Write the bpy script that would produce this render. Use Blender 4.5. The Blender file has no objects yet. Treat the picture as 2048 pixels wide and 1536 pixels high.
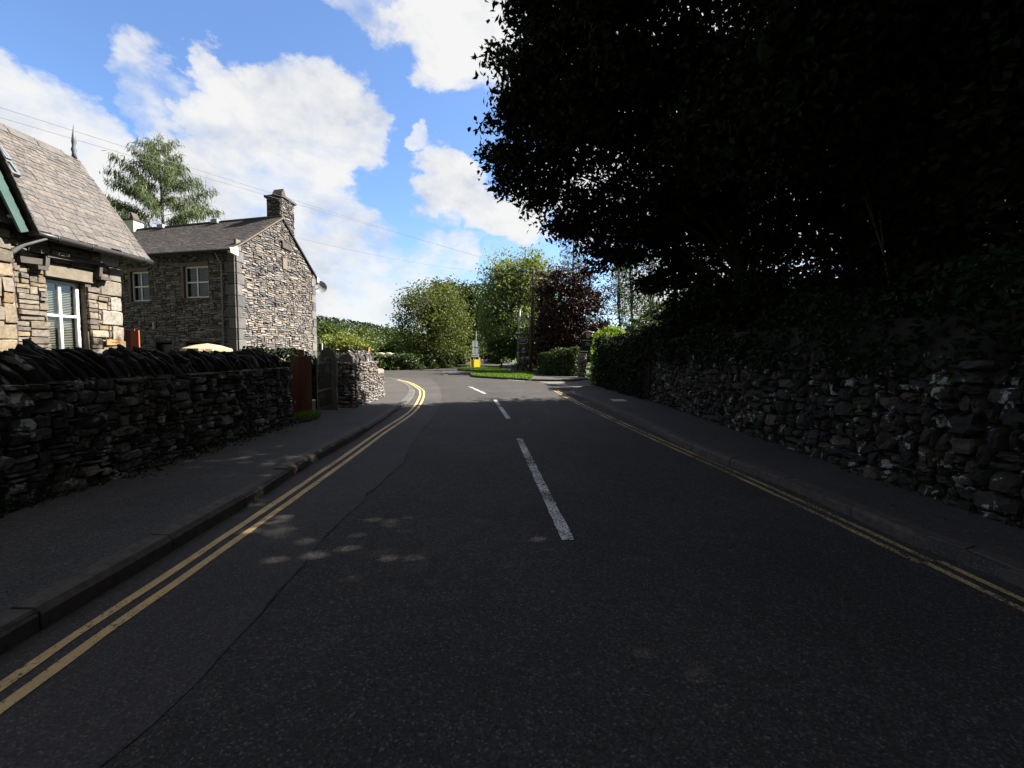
import bpy, math, random
import numpy as np
from mathutils import Vector, Matrix
R = math.radians
random.seed(7)
rng = np.random.default_rng(7)
S = bpy.context.scene
COL = S.collection

# ------------------------------------------------------------------ survey of the place (camera station at 0,0)
FPX, PIT, ROL, CZ = 870.0, R(4.14), R(.8), 1.5
_f = np.array([0, math.cos(PIT), -math.sin(PIT)])
_u0 = np.array([0, math.sin(PIT), math.cos(PIT)])
_r0 = np.array([1., 0, 0])
_r = _r0 * math.cos(ROL) + _u0 * math.sin(ROL)
_u = _u0 * math.cos(ROL) - _r0 * math.sin(ROL)
def ray(x, y): return _f + (x - 1024) / FPX * _r + (768 - y) / FPX * _u
def G(x, y, z=0.):
    d = ray(x, y); t = (z - CZ) / d[2]
    return np.array([0, 0, CZ]) + t * d
def D(x, y, dep):
    d = ray(x, y); t = dep / d[1]
    return np.array([0, 0, CZ]) + t * d
def XP(x, y, X0):
    d = ray(x, y); t = X0 / d[0]
    return np.array([0, 0, CZ]) + t * d

# ------------------------------------------------------------------ node helpers
def new_mat(name):
    m = bpy.data.materials.new(name); m.use_nodes = True
    nt = m.node_tree; nt.nodes.clear()
    out = nt.nodes.new('ShaderNodeOutputMaterial')
    b = nt.nodes.new('ShaderNodeBsdfPrincipled')
    nt.links.new(b.outputs[0], out.inputs[0])
    b.inputs['Roughness'].default_value = .8
    b.inputs['Specular IOR Level'].default_value = .25
    return m, nt, b, out
def nd(nt, t, **kw):
    n = nt.nodes.new(t)
    for k, v in kw.items():
        if k in n.inputs: n.inputs[k].default_value = v
        else: setattr(n, k, v)
    return n
def noise(nt, scale, detail=4, rough=.6, vec=None, dist=0):
    n = nd(nt, 'ShaderNodeTexNoise', Scale=scale, Detail=detail, Roughness=rough, Distortion=dist)
    if vec is not None: nt.links.new(vec, n.inputs['Vector'])
    return n.outputs['Fac']
def ramp(nt, src, stops):
    n = nt.nodes.new('ShaderNodeValToRGB'); e = n.color_ramp.elements
    while len(e) < len(stops): e.new(.5)
    for el, (p, c) in zip(e, stops):
        el.position = p
        el.color = (c, c, c, 1) if isinstance(c, (int, float)) else (*c, 1)
    nt.links.new(src, n.inputs[0]); return n.outputs[0]
def mix(nt, fac, a, b, mode='MIX'):
    n = nt.nodes.new('ShaderNodeMix'); n.data_type = 'RGBA'; n.blend_type = mode
    for sock, v in ((n.inputs[0], fac), (n.inputs[6], a), (n.inputs[7], b)):
        if hasattr(v, 'links'): nt.links.new(v, sock)
        elif isinstance(v, (int, float)): sock.default_value = v if sock == n.inputs[0] else (v, v, v, 1)
        else: sock.default_value = (*v, 1)
    return n.outputs[2]
def bump(nt, b, h, strength=.4, dist=.02):
    n = nd(nt, 'ShaderNodeBump', Strength=strength, Distance=dist)
    nt.links.new(h, n.inputs['Height']); nt.links.new(n.outputs[0], b.inputs['Normal'])
def coords(nt, kind='Object'): return nt.nodes.new('ShaderNodeTexCoord').outputs[kind]
def attr(nt, name='Col'):
    n = nt.nodes.new('ShaderNodeAttribute'); n.attribute_name = name; return n.outputs['Color']

def plain(name, c, rough=.6, var=.15, scale=8, metal=0, spec=.3, bmp=0, streak=False):
    m, nt, b, o = new_mat(name)
    v = coords(nt)
    if streak:
        mp = nd(nt, 'ShaderNodeMapping'); mp.inputs['Scale'].default_value = (1, 1, .12); nt.links.new(v, mp.inputs[0]); v = mp.outputs[0]
    n = noise(nt, scale, 5, .65, v)
    c = np.array(c)
    nt.links.new(ramp(nt, n, [(.3, tuple(c * (1 - var))), (.7, tuple(np.minimum(c * (1 + var), 1)))]), b.inputs['Base Color'])
    b.inputs['Roughness'].default_value = rough; b.inputs['Metallic'].default_value = metal
    b.inputs['Specular IOR Level'].default_value = spec
    if bmp: bump(nt, b, n, bmp)
    return m

def stone_mat(name, moss=0., lichen=0., bscale=30, gain=1., lcol=(.42, .44, .4)):
    m, nt, b, o = new_mat(name)
    v = coords(nt)
    c = attr(nt)
    n1 = noise(nt, bscale, 6, .7, v); n2 = noise(nt, bscale * .2, 3, .6, v)
    c = mix(nt, 1., c, ramp(nt, n1, [(.25, .5 * gain), (.75, 1.45 * gain)]), 'MULTIPLY')
    c = mix(nt, 1., c, ramp(nt, n2, [(.3, (.8, .8, .82)), (.7, (1.2, 1.16, 1.1))]), 'MULTIPLY')
    if moss:
        nm = noise(nt, 2.2, 6, .72, v)
        c = mix(nt, ramp(nt, nm, [(.6 - .1 * moss, 0.), (.72 - .1 * moss, .8)]), c, (.022, .03, .008))
    if lichen:
        nl = noise(nt, 5.5, 3, .55, v, .4); nl2 = noise(nt, 34, 4, .7, v)
        s = nd(nt, 'ShaderNodeMath', operation='MULTIPLY_ADD'); nt.links.new(nl2, s.inputs[0]); s.inputs[1].default_value = .22; nt.links.new(nl, s.inputs[2])
        c = mix(nt, ramp(nt, s.outputs[0], [(.75 - lichen * .08, 0.), (.775 - lichen * .08, .9)]), c, lcol)
    nt.links.new(c, b.inputs['Base Color'])
    b.inputs['Roughness'].default_value = .85
    bump(nt, b, n1, .55, .012)
    return m

def leaf_mat(name, c1, c2, trans=.25, rough=.5, spec=.25):
    m, nt, b, o = new_mat(name)
    c = attr(nt)
    sep = nt.nodes.new('ShaderNodeSeparateColor'); nt.links.new(c, sep.inputs[0])
    col = ramp(nt, sep.outputs[0], [(0., c1), (.55, tuple((np.array(c1) + np.array(c2)) / 2)), (1., c2)])
    nt.links.new(col, b.inputs['Base Color'])
    b.inputs['Roughness'].default_value = rough; b.inputs['Specular IOR Level'].default_value = spec
    if trans:
        t = nt.nodes.new('ShaderNodeBsdfTranslucent'); ms = nt.nodes.new('ShaderNodeMixShader'); ms.inputs[0].default_value = trans
        hs = mix(nt, 1., col, (1.25, 1.3, .5), 'MULTIPLY'); nt.links.new(hs, t.inputs[0])
        nt.links.new(b.outputs[0], ms.inputs[1]); nt.links.new(t.outputs[0], ms.inputs[2]); nt.links.new(ms.outputs[0], o.inputs[0])
    return m

# ------------------------------------------------------------------ object helpers
def tag(o, label=None, cat=None, group=None, kind=None):
    if label: o['label'] = label
    if cat: o['category'] = cat
    if group: o['group'] = group
    if kind: o['kind'] = kind
    return o
def empty(name, loc, label, cat, group=None):
    o = bpy.data.objects.new(name, None); COL.objects.link(o); o.location = Vector(loc); o.empty_display_size = .2
    return tag(o, label, cat, group)
def link(name, me, mat, parent=None):
    o = bpy.data.objects.new(name, me); COL.objects.link(o)
    for mm in (mat if isinstance(mat, (list, tuple)) else [mat]): me.materials.append(mm)
    if parent is not None:
        o.parent = parent
        M = Matrix.Translation(parent.location) if parent.parent is None else Matrix.Translation(parent.parent.location)
        o.matrix_parent_inverse = M.inverted() if parent.type == 'EMPTY' else Matrix.Identity(4)
    return o
def npmesh(name, V, F, mat, parent=None, smooth=False, vcol=None, midx=None):
    """V (n,3), F (m,k) with constant k; vcol (n,3) or (n,)"""
    V = np.asarray(V, np.float32); F = np.asarray(F, np.int32)
    me = bpy.data.meshes.new(name); k = F.shape[1]
    me.vertices.add(len(V)); me.vertices.foreach_set('co', V.ravel())
    me.loops.add(F.size); me.loops.foreach_set('vertex_index', F.ravel())
    me.polygons.add(len(F)); me.polygons.foreach_set('loop_start', np.arange(0, F.size, k, dtype=np.int32))
    if midx is not None: me.polygons.foreach_set('material_index', np.asarray(midx, np.int32))
    me.polygons.foreach_set('use_smooth', np.full(len(F), bool(smooth)))
    if vcol is not None:
        a = me.color_attributes.new('Col', 'FLOAT_COLOR', 'POINT')
        vc = np.ones((len(V), 4), np.float32); vc[:, :3] = vcol if np.ndim(vcol) == 2 else np.asarray(vcol)[:, None]
        a.data.foreach_set('color', vc.ravel())
    me.update(calc_edges=True); me.validate()
    return link(name, me, mat, parent)

class MB:
    """collects polygons of one mesh"""
    def __init__(s): s.v = []; s.f = []; s.m = []; s.c = []; s.cur = 0; s.col = (.5, .5, .5)
    def add(s, vs, fs):
        o = len(s.v); s.v += [tuple(map(float, q)) for q in vs]; s.c += [s.col] * len(vs)
        for f in fs: s.f.append([o + i for i in f]); s.m.append(s.cur)
        return s
    def box(s, lo, hi):
        x0, y0, z0 = lo; x1, y1, z1 = hi
        return s.hexa([(x0,y0,z0),(x1,y0,z0),(x1,y1,z0),(x0,y1,z0),(x0,y0,z1),(x1,y0,z1),(x1,y1,z1),(x0,y1,z1)])
    def hexa(s, p): return s.add(p, [(0,3,2,1),(4,5,6,7),(0,1,5,4),(1,2,6,5),(2,3,7,6),(3,0,4,7)])
    def bar(s, a, b, w, h=None, up=(0,0,1)):
        """rectangular bar from a to b, w across, h along 'up'"""
        a = Vector(a); b = Vector(b); d = (b - a).normalized(); upv = Vector(up); h = w if h is None else h
        x = d.cross(upv)
        if x.length < 1e-4: x = d.cross(Vector((1, 0, 0)))
        x.normalize(); y = x.cross(d).normalized(); x *= w / 2; y *= h / 2
        return s.hexa([a-x-y, a+x-y, b+x-y, b-x-y, a-x+y, a+x+y, b+x+y, b-x+y])
    def tube(s, pts, rad, n=8, caps=True):
        pts = [Vector(p) for p in pts]; rad = rad if isinstance(rad, (list, tuple)) else [rad] * len(pts)
        vs = []; fs = []; px = None
        for i, p in enumerate(pts):
            d = (pts[min(i+1, len(pts)-1)] - pts[max(i-1, 0)]).normalized()
            x = (px - d * px.dot(d)) if px is not None else d.orthogonal()
            x.normalize(); px = x; y = d.cross(x)
            for k in range(n):
                t = 2*math.pi*k/n; vs.append(p + (x*math.cos(t) + y*math.sin(t))*rad[i])
        for i in range(len(pts)-1):
            for k in range(n): fs.append((i*n+k, i*n+(k+1)%n, (i+1)*n+(k+1)%n, (i+1)*n+k))
        if caps: fs += [tuple(range(n))[::-1], tuple((len(pts)-1)*n + k for k in range(n))]
        return s.add(vs, fs)
    def prism(s, poly, d):
        """extrude polygon (list of 3d points) by vector d"""
        n = len(poly); p = [Vector(q) for q in poly]; d = Vector(d)
        return s.add(p + [q + d for q in p], [tuple(range(n))[::-1], tuple(range(n, 2*n))] + [(i, (i+1)%n, n+(i+1)%n, n+i) for i in range(n)])
    def build(s, name, mat, parent=None, smooth=False, col=False, bev=0):
        me = bpy.data.meshes.new(name); me.from_pydata(s.v, [], s.f)
        me.polygons.foreach_set('material_index', s.m)
        if smooth: me.polygons.foreach_set('use_smooth', [True]*len(s.f))
        if col:
            a = me.color_attributes.new('Col', 'FLOAT_COLOR', 'POINT')
            a.data.foreach_set('color', np.array([(*c, 1) for c in s.c], np.float32).ravel())
        import bmesh
        bm = bmesh.new(); bm.from_mesh(me); bmesh.ops.recalc_face_normals(bm, faces=bm.faces)
        if bev: bmesh.ops.bevel(bm, geom=list(bm.edges), offset=bev, segments=1, affect='EDGES')
        bm.to_mesh(me); bm.free(); me.update()
        return link(name, me, mat, parent)

def text_mesh(name, txt, size, origin, xdir, ydir, mat, parent=None, depth=.003, align='CENTER', spacing=1.0, font_scale=(1, 1)):
    cu = bpy.data.curves.new(name, 'FONT'); cu.body = txt; cu.size = size; cu.extrude = depth; cu.align_x = align; cu.align_y = 'CENTER'; cu.space_character = spacing
    t = bpy.data.objects.new(name, cu); COL.objects.link(t)
    dg = bpy.context.evaluated_depsgraph_get(); dg.update()
    me = bpy.data.meshes.new_from_object(t.evaluated_get(dg)); bpy.data.objects.remove(t); bpy.data.curves.remove(cu)
    x = Vector(xdir).normalized(); y = Vector(ydir).normalized(); z = x.cross(y)
    M = Matrix((( *(x*font_scale[0]), 0), (*(y*font_scale[1]), 0), (*z, 0), (0, 0, 0, 1))).transposed()
    M = Matrix.Translation(Vector(origin)) @ Matrix([[x[i]*font_scale[0], y[i]*font_scale[1], z[i], 0] for i in range(3)] + [[0,0,0,1]])
    me.transform(M); me.name = name
    me.materials.clear()
    return link(name, me, mat, parent)

def sheet(name, poly, z, mat, kind='structure', thick=0, parent=None):
    """flat ground sheet from an outline; thick > 0 gives it sides down to z-thick"""
    import bmesh
    bm = bmesh.new()
    vs = [bm.verts.new((p[0], p[1], z)) for p in poly]
    f = bm.faces.new(vs); f.normal_update()
    if f.normal.z < 0: f.normal_flip()
    if thick:
        lo = [bm.verts.new((p[0], p[1], z - thick)) for p in poly]
        for i in range(len(vs)):
            j = (i + 1) % len(vs); bm.faces.new((vs[i], vs[j], lo[j], lo[i]))
        bmesh.ops.recalc_face_normals(bm, faces=bm.faces)
    bmesh.ops.triangulate(bm, faces=[q for q in bm.faces if len(q.verts) > 4])
    me = bpy.data.meshes.new(name); bm.to_mesh(me); bm.free()
    o = link(name, me, mat, parent)
    if kind: o['kind'] = kind
    return o

def smooth_line(pts, step=.4):
    """Catmull-Rom resample of a 2d polyline"""
    P = [np.array(p[:2], float) for p in pts]; P = [2*P[0]-P[1]] + P + [2*P[-1]-P[-2]]; out = []
    for i in range(1, len(P)-2):
        n = max(2, int(np.linalg.norm(P[i+1]-P[i])/step))
        for k in range(n):
            t = k/n; a, b, c, d = P[i-1:i+3]
            out.append(.5*((2*b)+(-a+c)*t+(2*a-5*b+4*c-d)*t*t+(-a+3*b-3*c+d)*t**3))
    out.append(P[-2]); return np.array(out)
def offset(line, d):
    t = np.gradient(line, axis=0); t /= np.linalg.norm(t, axis=1)[:, None] + 1e-9
    return line + np.stack([-t[:, 1], t[:, 0]], 1) * d
def ribbon(name, line, w, z, mat, kind=None, parent=None, jit=0):
    a = offset(line, w/2); b = offset(line, -w/2); n = len(line)
    if jit: a = a + rng.normal(0, jit, a.shape); b = b + rng.normal(0, jit, b.shape)
    V = np.concatenate([np.c_[a, np.full(n, z)], np.c_[b, np.full(n, z)]])
    F = [(i+n, i+n+1, i+1, i) for i in range(n-1)]
    o = npmesh(name, V, F, mat, parent)
    if kind: o['kind'] = kind
    return o

# ------------------------------------------------------------------ rubble masonry: every stone modelled
def pack(W, H, w_rng, h_rng, res=.03, tol=.6):
    """skyline packing of random stones into W x H; returns rects u0,u1,v0,v1"""
    n = max(2, int(W/res)); res = W/n; sky = np.zeros(n); out = []
    hmin = h_rng[0]
    for _ in range(60000):
        i = int(sky.argmin()); m = sky[i]
        if m >= H - 1e-3: break
        j = i
        while j < n and sky[j] <= m + hmin*tol: j += 1
        i0 = i
        while i0 > 0 and abs(sky[i0-1]-m) < 1e-6: i0 -= 1
        i = i0
        run = j - i; h = rng.uniform(*h_rng); ar = rng.uniform(*w_rng)
        w = int(max(2, min(run, ar/res)))
        if run - w < w_rng[0]*.6/res: w = run
        if w*res > w_rng[1]*1.35: w = int(w/2)
        base = m; top = min(H, max(sky[i:i+w].max() + hmin*.4, base + h))
        if H - top < hmin*.6: top = H
        lo = sky[i:i+w].max()
        out.append((i*res, (i+w)*res, lo if lo < top - hmin*.3 else base, top)); sky[i:i+w] = top
    return out
def clip_rects(rects, holes, minsz=.03):
    out = []
    for r in rects:
        ok = True
        for h in holes:
            u0, u1, v0, v1 = r
            if u0 < h[1] and u1 > h[0] and v0 < h[3] and v1 > h[2]:
                c = [(u0, min(u1, h[0]), v0, v1), (max(u0, h[1]), u1, v0, v1), (u0, u1, v0, min(v1, h[2])), (u0, u1, max(v0, h[3]), v1)]
                c = [q for q in c if q[1]-q[0] > minsz and q[3]-q[2] > minsz*.7]
                if not c: ok = False; break
                r = max(c, key=lambda q: (q[1]-q[0])*(q[3]-q[2]))
        if ok: out.append(r)
    return out
def stones(rects, O, U, Vd, N, depth, gap=.008, djit=.03, nu=5, nv=4, power=5, rough=.12, palette=None, edge=.1, rot=.0, tilt=.0, cr=1., ins=(.86, .8)):
    """returns V,F,col for one rubble face; O origin, U/Vd in-plane unit axes, N outward"""
    O, U, Vd, N = (np.asarray(q, float) for q in (O, U, Vd, N)); Vs = []; Fs = []; Cs = []; base = 0
    s = np.concatenate([[-1], np.linspace(-ins[0], ins[0], nu-2), [1]]); t = np.concatenate([[-1], np.linspace(-ins[1], ins[1], nv-2), [1]]); SS, TT = np.meshgrid(s, t)
    prof = (1-np.abs(SS)**power)*(1-np.abs(TT)**power)
    idx = np.arange(nu*nv).reshape(nv, nu)
    grid = np.stack([idx[:-1, :-1], idx[:-1, 1:], idx[1:, 1:], idx[1:, :-1]], -1).reshape(-1, 4)
    ring = np.concatenate([idx[0, :], idx[1:, -1], idx[-1, -2::-1], idx[-2:0:-1, 0]])
    k = len(ring)
    for (u0, u1, v0, v1) in rects:
        w = max(.01, u1-u0-gap*rng.uniform(.6, 1.6)); h = max(.008, v1-v0-gap*rng.uniform(.6, 1.6)); cu = (u0+u1)/2; cv = (v0+v1)/2
        e = min(w, h)*edge
        a = SS*w/2; b = TT*h/2
        # corner rounding and ragged outline
        corner = (np.abs(SS)**4)*(np.abs(TT)**4)
        a = a*(1-cr*corner*min(.5, .35*h/w)); b = b*(1-cr*corner*.3)
        a = a + rng.normal(0, e, a.shape)*(np.abs(SS) > .99); b = b + rng.normal(0, e*.9, b.shape)*(np.abs(TT) > .99)
        if rot:
            r_ = rng.normal(0, rot); a, b = a*math.cos(r_)-b*math.sin(r_), a*math.sin(r_)+b*math.cos(r_)
        dd = depth + rng.normal(0, djit)
        z = np.minimum(prof*1.6, 1)*dd*.6 + dd*.4 + rng.normal(0, rough*min(depth, h), a.shape)*(prof > .01)
        if tilt: z = z + rng.normal(0, tilt)*SS*w + rng.normal(0, tilt)*TT*h
        P = O + (cu+a)[..., None]*U + (cv+b)[..., None]*Vd + z[..., None]*N
        P = P.reshape(-1, 3)
        back = P[ring] - np.maximum(0, ((P[ring]-O)@N) + .03)[:, None]*N
        Vs.append(np.concatenate([P, back]))
        f = [grid + base]
        rr = ring + base; bb = np.arange(k) + base + nu*nv
        f.append(np.stack([rr, bb, np.roll(bb, -1), np.roll(rr, -1)], -1))
        Fs.append(np.concatenate(f)); base += nu*nv + k
        c = np.array(palette[rng.integers(len(palette))])*rng.uniform(.7, 1.3)
        Cs.append(np.repeat(c[None], nu*nv+k, 0))
    return np.concatenate(Vs), np.concatenate(Fs), np.concatenate(Cs)
def cat(parts):
    V = []; F = []; C = []; b = 0
    for v, f, c in parts: V.append(v); F.append(f+b); C.append(c); b += len(v)
    return np.concatenate(V), np.concatenate(F), np.concatenate(C)
def boxpart(lo, hi, c=(.02, .02, .018)):
    x0, y0, z0 = lo; x1, y1, z1 = hi
    v = np.array([(x0,y0,z0),(x1,y0,z0),(x1,y1,z0),(x0,y1,z0),(x0,y0,z1),(x1,y0,z1),(x1,y1,z1),(x0,y1,z1)])
    f = np.array([(0,3,2,1),(4,5,6,7),(0,1,5,4),(1,2,6,5),(2,3,7,6),(3,0,4,7)])
    return v, f, np.repeat(np.array(c)[None], 8, 0)
def slates(O, U, Vd, W, H, course, width, thick=.014, palette=None, clip=None):
    """roof slates: O eave corner, U along eave, Vd up the slope"""
    O, U, Vd = (np.asarray(q, float) for q in (O, U, Vd)); N = np.cross(U, Vd); N /= np.linalg.norm(N)
    if N[2] < 0: N = -N
    Vs = []; Fs = []; Cs = []; base = 0; v = -.03; row = 0
    fb = np.array([(0,3,2,1),(4,5,6,7),(0,1,5,4),(1,2,6,5),(2,3,7,6),(3,0,4,7)])
    while v < H:
        q = v/H; c = course[0]*(1-q)+course[1]*q; u = -rng.uniform(0, width[0])
        while u < W:
            w = rng.uniform(*width)*(1-.35*q)
            a0, a1 = max(u, -.02), min(u+w-.006, W+.02); u += w
            if a1-a0 < .03: continue
            b0 = v + rng.normal(0, .012); b1 = min(v + c*1.35, H)
            if b1 - b0 < .02: continue
            if clip and not clip((a0+a1)/2, (b0+b1)/2): continue
            l0 = thick*1.1+rng.uniform(0, .005); t1 = rng.normal(0, .0015)
            pts = []
            for lift in (0, thick):
                for (a, b, e) in ((a0, b0+rng.normal(0, .006), l0+t1), (a1, b0+rng.normal(0, .006), l0-t1), (a1, b1, .002), (a0, b1, .002)):
                    pts.append(O + a*U + b*Vd + N*(e+lift))
            Vs.append(np.array(pts)); Fs.append(fb+base); base += 8
            Cs.append(np.repeat((np.array(palette[rng.integers(len(palette))])*rng.uniform(.86, 1.14))[None], 8, 0))
        v += c; row += 1
    return np.concatenate(Vs), np.concatenate(Fs), np.concatenate(Cs)

# ------------------------------------------------------------------ foliage
def rand_dirs(n):
    d = rng.normal(size=(n, 3)); return d/np.linalg.norm(d, axis=1)[:, None]
def leaf_quads(P, L, Wd, up_bias=.5, fold=.2, axis=None, var=None):
    """one small folded leaf (2 quads sharing the midrib) per point"""
    n = len(P); L = np.broadcast_to(L, n)*rng.uniform(.65, 1.35, n); Wd = np.broadcast_to(Wd, n)*rng.uniform(.7, 1.3, n)
    t = rand_dirs(n) if axis is None else axis + rng.normal(0, .25, (n, 3)); t /= np.linalg.norm(t, axis=1)[:, None]
    nn = rand_dirs(n); nn[:, 2] += up_bias; s = np.cross(t, nn); s /= np.linalg.norm(s, axis=1)[:, None] + 1e-9
    nn = np.cross(s, t)
    a = P - t*(L/2)[:, None]; b = P + t*(L/2)[:, None]
    m = P + t*(L*.05)[:, None]
    l = m + s*(Wd/2)[:, None] + nn*(Wd*fold)[:, None]; r = m - s*(Wd/2)[:, None] + nn*(Wd*fold)[:, None]
    V = np.stack([a, r, b, l], 1).reshape(-1, 3); i = np.arange(n)*4
    F = np.stack([i, i+1, i+2, i+3], 1)
    if var is None: var = rng.random(n)
    return V, F, np.repeat(var, 4)
def blob_points(blobs, ncl, per, csz, shell=.45, seed_var=True, flat=1.):
    """cluster centres spread through ellipsoid blobs, leaves gathered round them"""
    C = np.array([b[0] for b in blobs], float); Rr = np.array([b[1] for b in blobs], float)
    w = (Rr.prod(1))**(2/3); w /= w.sum(); k = rng.choice(len(blobs), ncl, p=w)
    d = rand_dirs(ncl); rad = rng.random(ncl)**shell * rng.uniform(.82, 1.1, ncl)
    cc = C[k] + d*rad[:, None]*Rr[k]
    cvar = np.clip(rng.normal(.5, .22, ncl), 0, 1)
    npts = rng.poisson(per, ncl); idx = np.repeat(np.arange(ncl), npts)
    off = rng.normal(0, csz, (len(idx), 3)); off[:, 2] *= .6*flat; off[:, 2] -= .25*np.hypot(off[:, 0], off[:, 1])*(flat < 1)
    return cc, cc[idx] + off, np.clip(cvar[idx] + rng.normal(0, .16, len(idx)), 0, 1)

BARK = None
def limbs(base, cc, n, r0, top=None, lean=None, nseg=5, mind=.35):
    """trunk from base to a fork and curved limbs to n cluster centres"""
    mb = MB(); base = np.array(base, float); c = cc.mean(0); top = np.array(top if top is not None else c)
    tr = [base + (top-base)*q + rng.normal(0, .12*np.linalg.norm(top-base)/8, 3)*np.array([1, 1, .2])*(0 < q < 1) for q in np.linspace(0, 1, 7)]
    mb.tube(tr, [r0*(1.25 if i == 0 else 1)*(1-.72*i/6) for i in range(7)], 9)
    for i in rng.choice(len(cc), min(n, len(cc)), replace=False):
        e = cc[i]; zz = (e[2]-base[2])/(max(top[2]-base[2], .1)); q = np.clip(zz*rng.uniform(.35, .7), .25, .95)
        st = base + (top-base)*q; L = np.linalg.norm(e-st)
        ctl = st + (e-st)*.45 + np.array([0, 0, .14*L]) + rng.normal(0, .05*L, 3)
        pts = [(1-t)**2*st + 2*t*(1-t)*ctl + t*t*e for t in np.linspace(0, 1, nseg)]
        rr = r0*.34*min(1, L/4+.25)*(1-q*.5)
        mb.tube(pts, [rr*(1-.88*t) for t in np.linspace(0, 1, nseg)], 5, caps=False)
    return mb
def PB(px, py, dep, rx, ry, rd=None):
    """ellipsoid at surveyed direction and distance"""
    k = dep/FPX; return (D(px, py, dep), (rx*k, rd if rd else (rx+ry)/2*k, ry*k))
def tree(name, label, base, blobs, ncl, per, csz, L, W, lmat, bmat, r0, nl=40, flat=1., top=None, category='tree', group=None, shell=.45, up=.5, fill=0, fillL=.5, trunk=True):
    root = empty(name, base, label, category, group)
    cc, P, var = blob_points(blobs, ncl, per, csz, shell, flat=flat)
    P = P[P[:, 2] > .05]
    var = var[:len(P)]
    V, F, vc = leaf_quads(P, L, W, up, var=var)
    if fill:
        sm = [(b[0], tuple(np.array(b[1])*.78)) for b in blobs]
        c2, P2, v2 = blob_points(sm, fill, 3, csz*.8, .6); V2, F2, vc2 = leaf_quads(P2, fillL, fillL*.6, up, var=v2)
        F = np.concatenate([F, F2+len(V)]); V = np.concatenate([V, V2]); vc = np.concatenate([vc, vc2])
    npmesh('crown', V, F, lmat, root, vcol=vc)
    if trunk: limbs(base, cc, nl, r0, top).build('trunk', bmat, root, smooth=True)
    return root
def conifer(name, label, base, h, rmax, lmat, bmat, r0, nwh=16, per=6, droop=.35, spray=.5, dens=26, start=.12, group=None, gap=0., prof=1.0, sw=.09, upsweep=.25, hang=None, jit=.05):
    root = empty(name, base, label, 'tree', group); mb = MB(); base = np.array(base, float)
    tops = base + np.array([rng.normal(0, .1), rng.normal(0, .1), h])
    mb.tube([base + (tops-base)*q for q in np.linspace(0, 1, 8)], [r0*(1-.94*q) for q in np.linspace(0, 1, 8)], 8)
    PS = []; AX = []
    for i in range(nwh):
        q = start + (1-start)*(i/nwh)**.9
        for k in range(per):
            if rng.random() < gap: continue
            az = 2*math.pi*(k+rng.random()*.8)/per + i; ln = rmax*(1-q)**prof*rng.uniform(.55, 1.15) + .25
            st = base + (tops-base)*(q+rng.uniform(-.02, .02)); dr = np.array([math.cos(az), math.sin(az), 0])
            pts = [st + dr*ln*t + np.array([0, 0, ln*(upsweep*t*(1.0 if q > .6 else .7) - droop*(1-q)*t*t + (.18 if q > .7 else .05)*t*t)]) for t in np.linspace(0, 1, 6)]
            mb.tube(pts, [max(.008, r0*.22*(1-q)*(1-.9*t)) for t in np.linspace(0, 1, 6)], 4, caps=False)
            m = int(dens*ln); tt = rng.uniform(.18, 1, m)**.8; pp = np.array(pts); xi = tt*5; i0 = np.minimum(xi.astype(int), 4); fr = (xi-i0)[:, None]
            b = pp[i0]*(1-fr)+pp[i0+1]*fr; side = np.cross(dr, [0, 0, 1])
            a = dr*rng.uniform(.1, .6, m)[:, None] + side*rng.normal(0, .55, m)[:, None] + np.array([0, 0, -1])*rng.uniform(.0, 1.2, m)[:, None]*(droop*2 if hang is None else hang)
            a /= np.linalg.norm(a, axis=1)[:, None]
            PS.append(b + a*spray*.45 + rng.normal(0, jit, (m, 3))); AX.append(a)
    P = np.concatenate(PS); A = np.concatenate(AX)
    V, F, vc = leaf_quads(P, spray, sw, .6, .25, A)
    npmesh('crown', V, F, lmat, root, vcol=vc); mb.build('trunk', bmat, root, smooth=True)
    return root

# ================================================================== light, sky, camera
EXP = 1.8
cam = bpy.data.cameras.new('camera'); co = bpy.data.objects.new('camera', cam); COL.objects.link(co)
cam.sensor_width = 36; cam.lens = 36*FPX/2048; cam.clip_end = 6000; cam.clip_start = .05
co.matrix_world = Matrix([[_r[i], _u[i], -_f[i], (0, 0, CZ)[i]] for i in range(3)] + [[0, 0, 0, 1]])
S.camera = co
SUN_AZ, SUN_EL = R(72), R(44)
sd = Vector((math.sin(SUN_AZ)*math.cos(SUN_EL), math.cos(SUN_AZ)*math.cos(SUN_EL), math.sin(SUN_EL)))
sl = bpy.data.lights.new('sun', 'SUN'); sl.energy = 5.0; sl.angle = R(.53); sl.color = (1, .95, .86)
so = bpy.data.objects.new('sun', sl); COL.objects.link(so); so.rotation_euler = (-sd).to_track_quat('-Z', 'Y').to_euler(); so.location = (30, 10, 30)
S.view_settings.view_transform = 'Standard'; S.view_settings.look = 'None'; S.view_settings.exposure = EXP; S.view_settings.gamma = 1

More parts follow.
